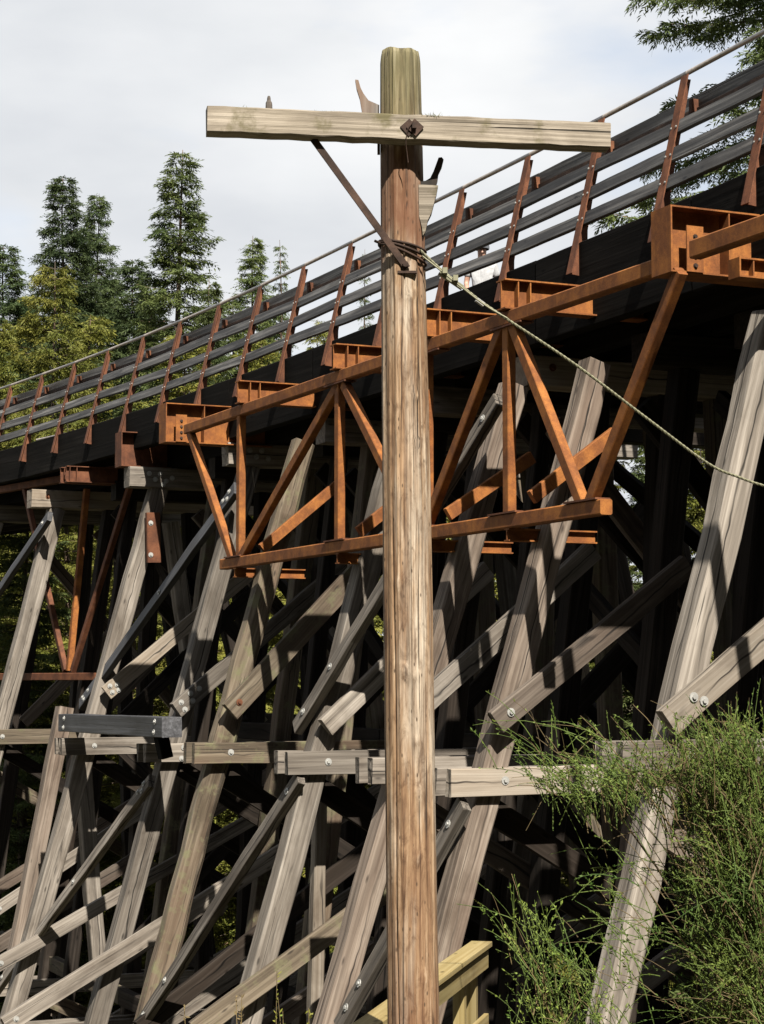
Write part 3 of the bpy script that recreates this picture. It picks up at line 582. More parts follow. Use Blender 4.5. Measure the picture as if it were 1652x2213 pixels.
th = np.arange(seg) * 2 * math.pi / seg
gr = np.array([0.006 * math.sin(3 * a + 0.4) + 0.0035 * math.sin(7 * a + 2) + 0.0028 * math.sin(13 * a + 1) for a in th])
ph = np.convolve(np.tile(RNG.normal(0, 1, seg), 3), [0.3, 0.5, 0.3], 'same')[seg:2 * seg] * 0.0014
for i, z in enumerate(zs):
    c = pole_axis(z); r0 = pole_r(z)
    rr_ = r0 + gr * (0.7 + 0.3 * math.sin(z * 1.1)) + ph + 0.0012 * np.sin(th * 9 + z * 2.1)
    # front is shaved below the brace, leaving a shallow step
    if z < topP[2] - 1.46:
        rr_ = rr_ - 0.007 * np.clip(np.cos(th + math.pi / 2 - 0.12) * 3.2 - 2.2, 0, 1)
    # a drying check runs down the front
    dth = (th + math.pi / 2 - 0.10 - 0.05 * math.sin(z * 1.7) + math.pi) % (2 * math.pi) - math.pi
    if z < topP[2] - 1.2: rr_ = rr_ - 0.020 * np.exp(-(dth / 0.035) ** 2) * (0.55 + 0.45 * math.sin(z * 2.3 + 1))
    for (a0, z0, z1, dp) in ((-0.62, -3.0, 1.1, 0.016), (0.52, -0.2, 2.3, 0.014), (-0.30, 0.3, 2.0, 0.010), (0.05, 2.2, 3.3, 0.012), (-0.45, 3.2, 4.0, 0.010), (0.35, 3.3, 4.0, 0.012), (0.75, -2.6, 0.2, 0.014)):
        if z0 < z < z1:
            d2 = (th + math.pi / 2 - a0 - 0.035 * math.sin(z * 2.9 + a0 * 7) + math.pi) % (2 * math.pi) - math.pi
            rr_ = rr_ - dp * np.exp(-(d2 / 0.026) ** 2) * min(1, (z - z0) / 0.25, (z1 - z) / 0.25)
    for (kz, ka, kd) in kn:
        da = (th + math.pi / 2 - ka + math.pi) % (2 * math.pi) - math.pi
        rr_ = rr_ + kd * np.exp(-((z - kz) / 0.035) ** 2 - (da * r0 / 0.028) ** 2)
    if i >= rg - 3: rr_ = rr_ - (0.010 if i == rg - 1 else 0.003 if i == rg - 2 else 0)
    zz_ = z + (0.006 * np.sin(th * 2 + 1) + 0.004 * np.sin(th * 5) if i == rg - 1 else 0 * th)
    VV.append(np.stack([c[0] + rr_ * np.cos(th), c[1] + rr_ * np.sin(th), zz_], -1))
VV = np.concatenate(VV); ii = np.arange(rg - 1)[:, None] * seg; jj = np.arange(seg)[None]; j2 = (jj + 1) % seg
FQ = [tuple(q) for q in np.stack([ii + jj, ii + j2, ii + seg + j2, ii + seg + jj], -1).reshape(-1, 4)]
cidx = len(VV); VV = np.concatenate([VV, [[topP[0], topP[1], topP[2] - 0.004]]])
FQ += [((rg - 1) * seg + j, (rg - 1) * seg + (j + 1) % seg, cidx) for j in range(seg)]
o = bpy.data.objects.new('shaft', mesh('shaft', VV, FQ, 'pole_wood', True)); put(o, Matrix.Identity(4), POL)

# crossarm: level, a little nearer at its left end
hA = 1193.0 / F * (PY - 0.17) * 1.0
eL, eR = lev(447, 262, 3.14), lev(1314, 298, 3.14)
sc_ = (PY - 0.165) / (eL + (eR - eL) * ((864 - 447) / 867.0))[1]; eL *= sc_; eR *= sc_
AD = (eR - eL) / np.linalg.norm(eR - eL); AN = np.cross(AD, ZZ); AN /= np.linalg.norm(AN); AN = -AN if AN[1] > 0 else AN
arm, armL = beam('crossarm', eL, eR, 0.125, 0.148, 'crossarm_wood', POL, AN, 0.007, rings=26, jit=0.0022)
def onarm(x, dy=0.0, dz=0.0): return eL + AD * x + AN * dy + ZZ * dz
def lathe(name, prof, base, tilt, mat, parent, seg=10, wob=0.0):
    V = []; Fc = []
    for (r_, z_) in prof: V += [(r_ * math.cos(a) * (1 + random.gauss(0, wob)), r_ * math.sin(a) * (1 + random.gauss(0, wob)), z_) for a in np.arange(seg) * 2 * math.pi / seg]
    for i in range(len(prof) - 1): Fc += [(i * seg + j, i * seg + (j + 1) % seg, (i + 1) * seg + (j + 1) % seg, (i + 1) * seg + j) for j in range(seg)]
    Fc += [tuple(range(seg - 1, -1, -1)), tuple(range((len(prof) - 1) * seg, len(prof) * seg))]
    o = bpy.data.objects.new(name, mesh(name, V, Fc, mat)); put(o, T(base) @ tilt, parent); return o
I4 = Matrix.Identity(4)
lathe('insulator_pin', [(0.021, -0.02), (0.020, 0.04), (0.018, 0.055), (0.011, 0.066), (0.010, 0.082), (0.006, 0.093)], onarm(0.352, -0.01, 0.072), I4, 'bleached_pin', POL, 9, 0.06)
# moss tufts on top of the arm
def tuft(name, pts, n_, size, mat, parent):
    V = []; Fc = []
    for c in pts:
        for _ in range(n_):
            p_ = np.array(c) + RNG.normal(0, 1, 3) * np.array([0.03, 0.012, 0.003]); d_ = RNG.normal(0, 1, 3); d_[2] = abs(d_[2]); d_ /= np.linalg.norm(d_); sd_ = np.cross(d_, RNG.normal(0, 1, 3)); sd_ *= 0.0022 / np.linalg.norm(sd_)
            l_ = size * random.uniform(0.5, 1.2); k = len(V); V += [p_ - sd_, p_ + sd_, p_ + d_ * l_]; Fc.append((k, k + 1, k + 2))
    V = np.array(V); c0 = V.mean(axis=0); o = bpy.data.objects.new(name, mesh(name, V - c0, Fc, mat)); put(o, T(c0), parent); o['kind'] = 'stuff'
tuft('moss', [onarm(x, -0.01, 0.076) for x in (0.62, 0.66, 0.70, 1.17, 1.20, 1.24, 1.28, 1.33, 1.36, 0.09, 0.16)], 60, 0.018, 'lichen', arm)
tuft('moss', [onarm(x, 0.05, 0.066) for x in (1.27, 1.285)], 40, 0.03, 'lichen', arm)
# square washers and through bolt where the arm meets the pole
xb = (864 - 447 + 14) / 867.0 * armL
for dx, rot, mt, th_ in ((-0.012, 0.75, 'rust_dark', 0.008), (0.022, 0.85, 'rust_dark', 0.008)):
    M = frame(onarm(xb + dx, 0.0625 + (0.0 if dx < 0 else 0.009), -0.005), onarm(xb + dx + 1, 0.0625 + (0.0 if dx < 0 else 0.009), -0.005), AN)[0]
    boxes('square_washer', M @ Matrix.Rotation(rot, 4, 'Y'), [(-0.036, 0.036, 0, th_, -0.036, 0.036)], mt, POL)
o = boxes('through_bolt', frame(onarm(xb + 0.014, 0.0, 0), onarm(xb + 1, 0.0, 0), AN)[0], [(-0.013, 0.013, -0.12, 0.105, -0.016, 0.016)], 'rust_dark', POL)
tube('tie_wire', spline([onarm(xb + 0.01, 0.085, 0.025), onarm(xb - 0.02, 0.09, -0.02), onarm(xb - 0.03, 0.07, -0.09), onarm(xb - 0.02, 0.05, -0.15), onarm(xb - 0.012, 0.04, -0.2)]), 0.003, 'rust_dark', POL, 5)
for x in (0.50,): boxes('bolt_hole_plug', frame(onarm(0.495, 0.0625, -0.005), onarm(1.5, 0.0625, -0.005), AN)[0], [(-0.006, 0.006, -0.004, 0.0012, -0.006, 0.006)], 'dark_pin', arm)
# flat steel brace from the arm down to the pole
bA = onarm((672 - 447) / 867.0 * armL, -0.0, -0.075); q = by(880, 588, PY); pc = pole_axis(q[2]); bB = np.array([q[0], pc[1] - pole_r(q[2]) - 0.012, q[2]])
br, Ln = beam('arm_brace', bA, bB, 0.010, 0.040, 'rust_dark', POL, AN, 0.001); bolts(br, [(Ln - 0.025, 0)], 1, 0.005, BOLT_D)
boxes('brace_foot', T(bB + np.array([0, 0.0, -0.022])), [(-0.055, 0.055, -0.006, 0.03, -0.007, 0.007)], 'rust_dark', POL)
# side pins: one behind the arm on the left of the pole, one below it on the right
def bracket(base, tip, neck, wide, mat, parent, name='side_pin'):
    pts = spline([base, base + (neck - base) * 0.7, neck, tip], 6); k = len(pts); rad = np.interp(np.linspace(0, 1, k), [0, 0.35, 0.6, 0.66, 0.95, 1], [wide, wide * 0.8, wide * 0.45, wide * 0.36, wide * 0.30, wide * 0.2])
    rad = rad * (1 + RNG.normal(0, 0.05, k)); tube(name, pts, rad, mat, parent, 9)
def slab(name, px, Y, th, mat, label=None):
    plate(name, [by(x, y, Y) for x, y in px], th, mat, POL, np.array([0, 1.0, 0]))
slab('side_pin', [(768, 174), (775, 175), (780, 192), (786, 204), (797, 219), (820, 229), (820, 262), (786, 262), (782, 238), (778, 214), (771, 192)], PY + 0.07, 0.05, 'bleached_pin')
slab('side_block', [(905, 402), (947, 404), (944, 420), (937, 446), (933, 462), (925, 478), (919, 505), (914, 512), (912, 494), (906, 470)], PY, 0.085, 'crossarm_wood')
slab('side_pin', [(948, 342), (955, 341), (959, 346), (955, 362), (948, 377), (946, 392), (942, 405), (906, 402), (906, 394), (920, 392), (930, 386), (937, 372)], PY - 0.005, 0.04, 'dark_pin')
def stub(x0, y0, x1, y1, r_, nm): tube(nm, [by(x0, y0, PY - 0.02), by(x1, y1, PY - 0.05)], r_, 'rust_dark', POL, 7)
stub(832, 530, 810, 520, 0.008, 'spike')
boxes('pole_plate', T(pole_axis(by(815, 318, PY)[2]) + np.array([-pole_r(2.9) - 0.004, -0.02, 0])), [(-0.012, 0.004, -0.05, 0.05, -0.03, 0.03)], 'rust_dark', POL)

# guy wire: two loops round the pole, a clamp and a slack cable going off to the right
GW = thing('guy_wire', 'slack twisted steel cable clamped round the pole and sagging away to the right', 'cable', by(912, 556, PY))
for z_px, tl in ((532, 0.03), (540, 0.045), (549, 0.06)):
    zc = by(870, z_px, PY)[2]; c = pole_axis(zc); r_ = pole_r(zc) + 0.012
    pts = [np.array([c[0] + r_ * math.cos(a), c[1] + r_ * math.sin(a), zc - tl * math.cos(a)]) for a in np.linspace(0, 2 * math.pi, 41)]
    tube('wrap', pts, 0.0075, 'rust_dark', GW, 6)
wp = [(908, 540), (945, 575), (985, 608), (1045, 655), (1100, 692), (1250, 792), (1400, 905), (1530, 1001), (1600, 1032), (1652, 1050), (1760, 1080), (1900, 1105)]
wpts = spline([by(x, y, PY - 0.08 + 0.0009 * (x - 908)) for x, y in wp], 10)
def strand(ph_, r0, pts, name, rad):
    tg = np.gradient(pts, axis=0); tg /= np.linalg.norm(tg, axis=1)[:, None]; a = np.cross(tg, ZZ); a /= np.linalg.norm(a, axis=1)[:, None]; b = np.cross(tg, a)
    d = np.concatenate([[0], np.cumsum(np.linalg.norm(np.diff(pts, axis=0), axis=1))]); an = d / 0.055 * 2 * math.pi / 1.6 + ph_
    tube(name, pts + r0 * (np.cos(an)[:, None] * a + np.sin(an)[:, None] * b), rad, 'cable_steel', GW, 6)
fine = np.array([wpts[0] + 0 * wpts[0]] ); dd_ = np.concatenate([[0], np.cumsum(np.linalg.norm(np.diff(wpts, axis=0), axis=1))])
tt = np.linspace(0, dd_[-1], 420); wf = np.stack([np.interp(tt, dd_, wpts[:, i]) for i in range(3)], -1)
for k_ in range(3): strand(k_ * 2.094, 0.0042, wf, 'strand', 0.0048)
w2 = spline([by(x, y, PY - 0.10) for x, y in ((912, 552), (950, 582), (990, 614), (1050, 660), (1098, 688))], 8); tube('strand', w2, 0.005, 'cable_steel', GW, 6)
for (x0, y0, x1, y1, ww) in ((950, 588, 1000, 622, 0.030), (1030, 647, 1046, 659, 0.026)):
    A, B = by(x0, y0, PY - 0.07), by(x1, y1, PY - 0.06); beam('clamp', A, B, 0.03, ww, 'galvanised' if ww < 0.03 else 'cable_steel', GW, np.array([0, -1.0, 0]), 0.004)
for (x, y) in ((962, 590), (985, 606)):
    q = by(x, y, PY - 0.09); boxes('clamp_nut', T(q), [(-0.014, 0.014, -0.03, 0.03, -0.005, 0.028)], 'cable_steel', GW)

# ------------------------------------------------------------------ lumber handrail on the path below
LR = thing('lumber_railing', 'yellowish treated lumber handrail with flat top plank beside the foot of the pole', 'railing', (0.6, 15.5, -3.6))
h_ = -2.1
r0, r1 = lev(972, 2090, h_), lev(1040, 2041, h_); rd = (r1 - r0); rd /= np.linalg.norm(rd); r1 = r1 + rd * 0.03; r0 = r0 - rd * 3.0
sidev = np.cross(rd, ZZ)
o, Ln = beam('top_plank', r0, r1, 0.17, 0.042, 'treated_lumber', LR, sidev, 0.004, rings=8, jit=0.001)
beam('side_board', r0 + sidev * 0.035 - ZZ * 0.115, r1 + sidev * 0.035 - ZZ * 0.115, 0.04, 0.145, 'treated_lumber', LR, sidev, 0.004, rings=8, jit=0.001)
beam('side_board', r0 + sidev * 0.035 - ZZ * 0.62, r1 + sidev * 0.035 - ZZ * 0.62, 0.04, 0.145, 'treated_lumber', LR, sidev, 0.004, rings=8, jit=0.001)
for t_ in (0.22, 0.72, 1.9, 3.1):
    q = r1 - rd * t_ - sidev * 0.045; beam('rail_post', q - ZZ * 0.024, np.array([q[0], q[1], min(gz(q[0], q[1]) - 0.2, q[2] - 1.0)]), 0.09, 0.09, 'treated_lumber', LR, sidev, 0.004)

# ------------------------------------------------------------------ conifers
def conifer(H, rmax, seed, n_whorl, per, droop, up, spray_len, nleaf, leaf_len, leaf_w, dens, pw=0.85, bare=0.12):
    g_ = np.random.default_rng(seed); TV, TQ, CV = [], [], []; off = 0
    zt = np.linspace(0, H, 14); tr = np.stack([0.02 * H * 0.15 * np.sin(zt * 0.5), 0.1 * np.sin(zt * 0.33 + 1), zt], -1); V, Q = tube_arrays(tr, 0.011 * H * (1 - zt / H) + 0.012, 8); TV.append(V); TQ.append(Q); off += len(V)
    for i in range(n_whorl):
        f = bare + (1 - bare) * max(0.0, (i + g_.uniform(-0.3, 0.3)) / n_whorl) ** 0.9; f = min(max(f, bare), 0.995); z0 = f * H
        Lm = rmax * ((1 - f) ** pw) * (0.62 + 0.5 * g_.random()) + 0.18
        for k in range(per):
            if g_.random() < 0.10: continue
            a = g_.uniform(0, 2 * math.pi); Lb = Lm * g_.uniform(0.55, 1.15); nb = 7; t_ = np.linspace(0, 1, nb)
            ca, sa = math.cos(a), math.sin(a); upb = up + 0.7 * max(0, f - 0.75)
            bz = z0 + Lb * (upb * t_ - droop * (1 - 0.6 * max(0, f - 0.4)) * t_ ** 1.6 + 0.16 * t_ ** 4)
            pts = np.stack([ca * Lb * t_, sa * Lb * t_, bz], -1); V, Q = tube_arrays(pts, (0.006 * H * (1 - f) * 0.28 + 0.012) * (1 - t_ * 0.85), 3); TV.append(V); TQ.append(Q + off); off += len(V)
            ns = max(4, int(Lb * dens)); ts = 0.10 + 0.90 * g_.random(ns) ** 0.75
            bpn = np.stack([np.interp(ts, t_, pts[:, j]) for j in range(3)], -1)
            side = np.where(g_.random(ns) < 0.5, -1.0, 1.0); fw = g_.uniform(0.25, 0.95, ns)
            dirs = np.stack([ca * fw - sa * side * np.sqrt(1 - fw ** 2 * 0.6), sa * fw + ca * side * np.sqrt(1 - fw ** 2 * 0.6), g_.normal(-0.20, 0.25, ns)], -1)
            dirs /= np.linalg.norm(dirs, axis=1)[:, None]
            ln = spray_len * g_.uniform(0.55, 1.25, ns) * (0.5 + 0.6 * (1 - ts)); ln = np.minimum(ln, 0.25 + Lb * 0.4)
            upv = g_.normal(0, 0.5, (ns, 3)) + np.array([0, 0, 1.0]); sdv = np.cross(dirs, upv); sdv /= np.linalg.norm(sdv, axis=1)[:, None]
            for q in range(nleaf):
                fq = (q + 0.5 + g_.uniform(-0.3, 0.3, ns)) / nleaf; sgn = -1.0 if q % 2 else 1.0; last = q == nleaf - 1
                b0 = bpn + dirs * (ln * fq)[:, None]; b0[:, 2] -= ln * 0.25 * fq ** 2
                ld = dirs * (1.0 if last else 0.75) + sdv * (0.0 if last else sgn * 0.75) + g_.normal(0, 0.22, (ns, 3)); ld[:, 2] -= 0.12; ld /= np.linalg.norm(ld, axis=1)[:, None]
                ll = leaf_len * g_.uniform(0.6, 1.3, ns) * (1.15 - 0.45 * fq); wv = np.cross(ld, upv + g_.normal(0, 0.4, (ns, 3))); wv *= (leaf_w * g_.uniform(0.7, 1.3, ns) / np.linalg.norm(wv, axis=1))[:, None]
                mid = b0 + ld * (ll * 0.45)[:, None]; tip = b0 + ld * ll[:, None]; tip[:, 2] -= ll * 0.15
                CV.append(np.stack([b0, mid + wv, tip, mid - wv], 1).reshape(-1, 4, 3))
    C = np.concatenate(CV); return np.concatenate(TV), np.concatenate(TQ), C.reshape(-1, 3), np.arange(len(C) * 4).reshape(-1, 4)
def conifer_meshes(nm, mat, **k):
    TV, TQ, CV, CQ = conifer(**k); return mesh('trunk', TV, TQ, 'bark'), mesh('crown', CV, CQ, mat), k['H']
KIND = {
    'fir': conifer_meshes('fir', 'fir_needles', H=30, rmax=3.6, seed=3, n_whorl=80, per=6, droop=0.42, up=0.22, spray_len=0.72, nleaf=9, leaf_len=0.19, leaf_w=0.023, dens=22, pw=0.72),
    'dense': conifer_meshes('dense', 'dark_fir_needles', H=30, rmax=4.6, seed=5, n_whorl=88, per=7, droop=0.40, up=0.30, spray_len=0.78, nleaf=9, leaf_len=0.20, leaf_w=0.025, dens=20, pw=0.70),
    'cedar': conifer_meshes('cedar', 'cedar_foliage', H=24, rmax=4.2, seed=8, n_whorl=80, per=6, droop=0.62, up=0.25, spray_len=0.64, nleaf=9, leaf_len=0.16, leaf_w=0.020, dens=19, pw=0.62),
    'thin': conifer_meshes('thin', 'fir_needles', H=26, rmax=2.3, seed=12, n_whorl=60, per=4, droop=0.25, up=0.28, spray_len=0.5, nleaf=7, leaf_len=0.17, leaf_w=0.022, dens=22, pw=0.85)}
def tree(kind, x, y, Y, label, group, spread=1.0, rot=None, name='conifer_tree'):
    tp = by(x, y, Y); g0 = gz(tp[0], Y); tm, cm, H = KIND[kind]; sc = (tp[2] - g0 + 0.3) / H
    o = thing(name, label, 'tree', (tp[0], Y, g0 - 0.3), group)
    M = T((tp[0], Y, g0 - 0.3)) @ Matrix.Rotation(random.random() * 6.28 if rot is None else rot, 4, 'Z') @ Matrix.Diagonal((sc * spread, sc * spread, sc, 1))
    put(bpy.data.objects.new('trunk', tm), M, o); put(bpy.data.objects.new('crown', cm), M, o); return o
GB = 'conifers rising behind the left end of the bridge'
tree('dense', 12, 528, 84, 'dark green conifer at the left edge of the forest behind the bridge', GB, 1.25)
tree('dense', 140, 380, 92, 'tall dense dark conifer, left of a twin of nearly equal height', GB, 1.1)
tree('dense', 210, 418, 95, 'dense dark conifer with narrow top, right beside its slightly taller twin', GB, 0.92)
tree('cedar', 118, 566, 66, 'yellow-green drooping cedar in front of the dark twin conifers', GB, 0.92, name='cedar_tree')
tree('fir', 390, 322, 76, 'tallest fir behind the bridge with layered open branches', GB, 1.2)
tree('dense', 292, 560, 88, 'shorter green conifer between the dark twins and the tallest fir', GB, 1.2)
tree('fir', 548, 508, 90, 'small full pointed fir right of the tallest fir, its left neighbour in a pair', GB, 1.1)
tree('thin', 606, 518, 92, 'slender narrow fir beside the small full pointed one', GB, 0.8)
tree('thin', 789, 538, 100, 'sparse pale little fir seen through the railing beside the pole', GB, 0.7)
tree('thin', 1035, 560, 110, 'distant little fir top seen through the railing right of the pole', GB, 0.8)
tree('fir', 455, 600, 70, 'mid green fir low behind the railing in front of the tallest fir', GB, 0.9)
tree('cedar', 690, 690, 78, 'yellow-green cedar low behind the railing left of the pole', GB, 0.8, name='cedar_tree')
for (x, y, Y, kd, sp, lb) in ((60, 640, 98, 'dense', 1.2, 'broad dark conifer filling the treeline behind the yellow-green cedar'), (250, 600, 99, 'dense', 1.2, 'dark conifer filling the gap right of the dark twins'), (330, 640, 80, 'fir', 1.3, 'bushy fir low in the treeline under the tallest fir'), (505, 640, 84, 'fir', 1.2, 'bushy fir just left of the small full pointed fir'), (-10, 690, 72, 'cedar', 1.1, 'olive cedar low at the left edge of the treeline'),
        (200, 680, 70, 'cedar', 1.1, 'olive cedar low behind the railing right of the yellow-green cedar'), (590, 650, 96, 'dense', 1.1, 'dark low conifer under the slender narrow fir'), (400, 720, 64, 'cedar', 1.2, 'olive cedar showing between the railing planks below the tallest fir'), (560, 730, 66, 'cedar', 1.2, 'olive cedar showing between the railing planks below the small pointed fir')):
    tree(kd, x, y, Y, lb, GB, sp, name='cedar_tree' if kd == 'cedar' else 'conifer_tree')
GF = 'conifers in the ravine seen through gaps under the trestle'
for (x, y, Y, kd) in ((-60, 930, 50, 'cedar'), (60, 980, 47, 'fir'), (150, 900, 53, 'cedar'), (290, 960, 48, 'cedar'), (420, 930, 51, 'cedar'), (540, 960, 46, 'cedar'), (640, 920, 52, 'fir'), (740, 960, 45, 'cedar'), (860, 960, 49, 'cedar'), (960, 960, 43, 'cedar'), (1070, 960, 46, 'cedar'), (1170, 950, 42, 'cedar'), (1290, 960, 45, 'cedar'), (1400, 960, 41, 'fir'), (1520, 960, 43, 'cedar'), (1650, 940, 40, 'cedar')):
    tree(kd, x, y, Y, 'sunlit yellow-green cedar standing in the ravine beyond the trestle timbers' if kd == 'cedar' else 'darker green fir standing in the ravine beyond the trestle timbers', GF, 1.2, name='cedar_tree' if kd == 'cedar' else 'conifer_tree')
# the big fir at the right, nearer, with finer sprays
KIND['big'] = conifer_meshes('big', 'fir_needles', H=32, rmax=5.4, seed=21, n_whorl=66, per=7, droop=0.50, up=0.26, spray_len=0.55, nleaf=11, leaf_len=0.14, leaf_w=0.015, dens=32, pw=0.60)
tree('big', 1712, -1450, 44, 'large fir with drooping branches overhanging the bridge railing at the right', None, 0.98, 1.1)

# ------------------------------------------------------------------ broom shrubs
def broom(root, name, label, tips, n_main, n_twig, seed, dry=0.2, leaf=9, thick=0.012, spread=0.35):
    """arching stems from the root to scattered tips inside the given volumes [(centre, radii, weight)]"""
    g_ = np.random.default_rng(seed); root = np.array(root, float)
    B = thing(name, label, 'shrub', root.tolist())
    def sample(n_):
        wts = np.array([t_[2] for t_ in tips], float); k = g_.choice(len(tips), n_, p=wts / wts.sum()); u_ = g_.normal(0, 1, (n_, 3)); u_ /= np.linalg.norm(u_, axis=1)[:, None]; u_ *= g_.random((n_, 1)) ** 0.45
        return np.array([t_[0] for t_ in tips])[k] + u_ * np.array([t_[1] for t_ in tips])[k]
    GV, GQ, DV, DQ, LV = [], [], [], [], []; go = do = 0
    mains = []
    for tip in sample(n_main):
        mid = root * 0.45 + tip * 0.55 + np.array([0, 0, 0.28 * np.linalg.norm(tip - root)]) + g_.normal(0, 0.08, 3)
        t_ = np.linspace(0, 1, 12)[:, None]; pts = (1 - t_) ** 2 * root + 2 * t_ * (1 - t_) * mid + t_ ** 2 * tip; pts += np.cumsum(g_.normal(0, 0.008, (12, 3)), axis=0)
        mains.append(pts); V, Q = tube_arrays(pts, thick * (1 - 0.85 * np.linspace(0, 1, 12)) * g_.uniform(0.5, 1.1), 5)
        DV.append(V); DQ.append(Q + do); do += len(V)
    tip = sample(n_twig); allm = np.concatenate([m_[4:] for m_ in mains])
    for q in tip:
        d2 = np.linalg.norm(allm - q, axis=1); st = allm[g_.choice(np.argsort(d2)[:12])]
        v = q - st; Lq = np.linalg.norm(v)
        if Lq < 0.05: continue
        if Lq > 0.75: st = q - v / Lq * 0.75; v = q - st; Lq = 0.75
        out_ = st - root; out_ /= np.linalg.norm(out_) + 1e-6; v = v / Lq * 0.35 + out_ * 0.7 + g_.normal(0, 0.30, 3) + np.array([0, 0, -0.06]); v /= np.linalg.norm(v); Lq = g_.uniform(0.12, 0.42) + (0.4 if g_.random() < 0.16 else 0)
        t_ = np.linspace(0, 1, 6)[:, None]; pts = q - v * Lq * 0.5 + v * Lq * t_ + np.array([0, 0, 1.0]) * (0.10 * Lq * np.sin(t_ * 2.6) - 0.12 * Lq * t_ ** 2)
        V, Q = tube_arrays(pts, np.linspace(0.0030, 0.0012, 6) * g_.uniform(0.6, 1.5), 3)
        if g_.random() < dry: DV.append(V); DQ.append(Q + do); do += len(V); nl = leaf // 4
        else: GV.append(V); GQ.append(Q + go); go += len(V); nl = leaf
        if nl:
            f = g_.random(nl); b0 = np.stack([np.interp(f, t_[:, 0], pts[:, j]) for j in range(3)], -1); d_ = g_.normal(0, 1, (nl, 3)) + v * 1.6; d_ /= np.linalg.norm(d_, axis=1)[:, None]
            sd_ = np.cross(d_, g_.normal(0, 1, (nl, 3))); sd_ *= (0.0046 * g_.uniform(0.6, 1.3, nl) / np.linalg.norm(sd_, axis=1))[:, None]; ll = g_.uniform(0.010, 0.030, nl)[:, None]
            LV.append(np.stack([b0, b0 + d_ * ll * 0.5 + sd_, b0 + d_ * ll, b0 + d_ * ll * 0.5 - sd_], 1))
    M = T(root)
    for nm, V, Q, mt in (('green_stems', GV, GQ, 'broom_green'), ('woody_stems', DV, DQ, 'broom_dry')):
        o = bpy.data.objects.new(nm, mesh(nm, np.concatenate(V) - root, np.concatenate(Q), mt)); put(o, M, B); o['kind'] = 'stuff'
    LVc = np.concatenate(LV).reshape(-1, 3); o = bpy.data.objects.new('leaves', mesh('leaves', LVc - root, np.arange(len(LVc)).reshape(-1, 4), 'broom_leaf')); put(o, M, B); o['kind'] = 'stuff'
    return B
YB = 11.2
def vol(x, y, rx, ry, rd_, wgt, Y=YB): c = by(x, y, Y); k = Y / F; return (c, np.array([rx * k, rd_, ry * k]), wgt)
rt = by(1790, 2150, YB); rt[2] = gz(rt[0], rt[1]) - 0.05
broom(rt, 'broom_shrub', 'big green broom shrub with arching wiry stems in front of the right trestle post',
      [vol(1570, 1650, 140, 80, 0.5, 2.2), vol(1330, 1690, 200, 50, 0.4, 0.95), vol(1630, 1790, 150, 100, 0.6, 2.6), vol(1570, 1900, 120, 90, 0.6, 1.6), vol(1600, 2060, 130, 120, 0.6, 2.2), vol(1640, 2190, 170, 70, 0.6, 1.6), vol(1780, 1950, 180, 260, 0.7, 2.6), vol(1220, 1600, 190, 60, 0.3, 0.13), vol(1350, 1980, 150, 190, 0.4, 0.22)],
      130, 3600, 31, dry=0.30, leaf=16)
rt2 = by(1330, 2330, 10.6); rt2[2] = gz(rt2[0], rt2[1]) - 0.05
broom(rt2, 'broom_shrub', 'small feathery green broom sprigs low between the lumber handrail and the big broom',
      [vol(1150, 2010, 80, 50, 0.15, 0.7, 10.6), vol(1200, 2110, 100, 60, 0.2, 1.3, 10.6), vol(1230, 2195, 140, 40, 0.25, 1.2, 10.6)], 14, 170, 37, dry=0.08, leaf=12, thick=0.006)

def sprig(x, y0, y1, Y, label, n_st, seed, lm='sprig_leaf', spread=26):
    g_ = np.random.default_rng(seed); root = by(x, y1 + 60, Y); root[2] = min(root[2], gz(root[0], Y) + 0.02); base = root.copy(); base[2] = gz(root[0], Y) - 0.03
    B = thing('leafy_sprig', label, 'plant', base.tolist(), 'leafy sprigs poking up along the foot of the view'); SV, SQ, LV = [], [], []; so_ = 0
    for i in range(n_st):
        tip = by(x + g_.uniform(-spread, spread), y0 + g_.uniform(0, 60) * (i > 0), Y + g_.uniform(-0.1, 0.1)); t_ = np.linspace(0, 1, 10)[:, None]
        pts = base + (tip - base) * t_ + np.array([0.04 * g_.normal(), 0.04 * g_.normal(), 0]) * np.sin(t_ * 3.0); V, Q = tube_arrays(pts, np.linspace(0.004, 0.0015, 10), 4); SV.append(V); SQ.append(Q + so_); so_ += len(V)
        nl = 46; f = 0.45 + 0.55 * g_.random(nl); b0 = np.stack([np.interp(f, t_[:, 0], pts[:, j]) for j in range(3)], -1); d_ = g_.normal(0, 1, (nl, 3)) + np.array([0, 0, 0.9]); d_ /= np.linalg.norm(d_, axis=1)[:, None]
        sd_ = np.cross(d_, g_.normal(0, 1, (nl, 3))); sd_ *= (0.0045 / np.linalg.norm(sd_, axis=1))[:, None]; ll = g_.uniform(0.015, 0.032, nl)[:, None]
        LV.append(np.stack([b0, b0 + d_ * ll * 0.5 + sd_, b0 + d_ * ll, b0 + d_ * ll * 0.5 - sd_], 1))
    M = T(base); put(bpy.data.objects.new('stems', mesh('stems', np.concatenate(SV) - base, np.concatenate(SQ), 'broom_dry')), M, B)
    LVc = np.concatenate(LV).reshape(-1, 3); o = bpy.data.objects.new('leaves', mesh('leaves', LVc - base, np.arange(len(LVc)).reshape(-1, 4), lm)); put(o, M, B); o['kind'] = 'stuff'
sprig(622, 2098, 2213, 9.6, 'yellow-green leafy sprig curving up left of the pole foot', 2, 3)
sprig(655, 2178, 2213, 9.7, 'short forked yellow-green sprig beside the curving one', 2, 4, spread=12)
sprig(604, 2186, 2213, 9.6, 'low bright green sprig with few leaves below the curving one', 1, 5, 'broom_leaf', 10)
sprig(522, 2150, 2213, 9.5, 'thin brown twig with sparse leaves in front of a grey trestle post', 2, 6, 'broom_dry', 14)
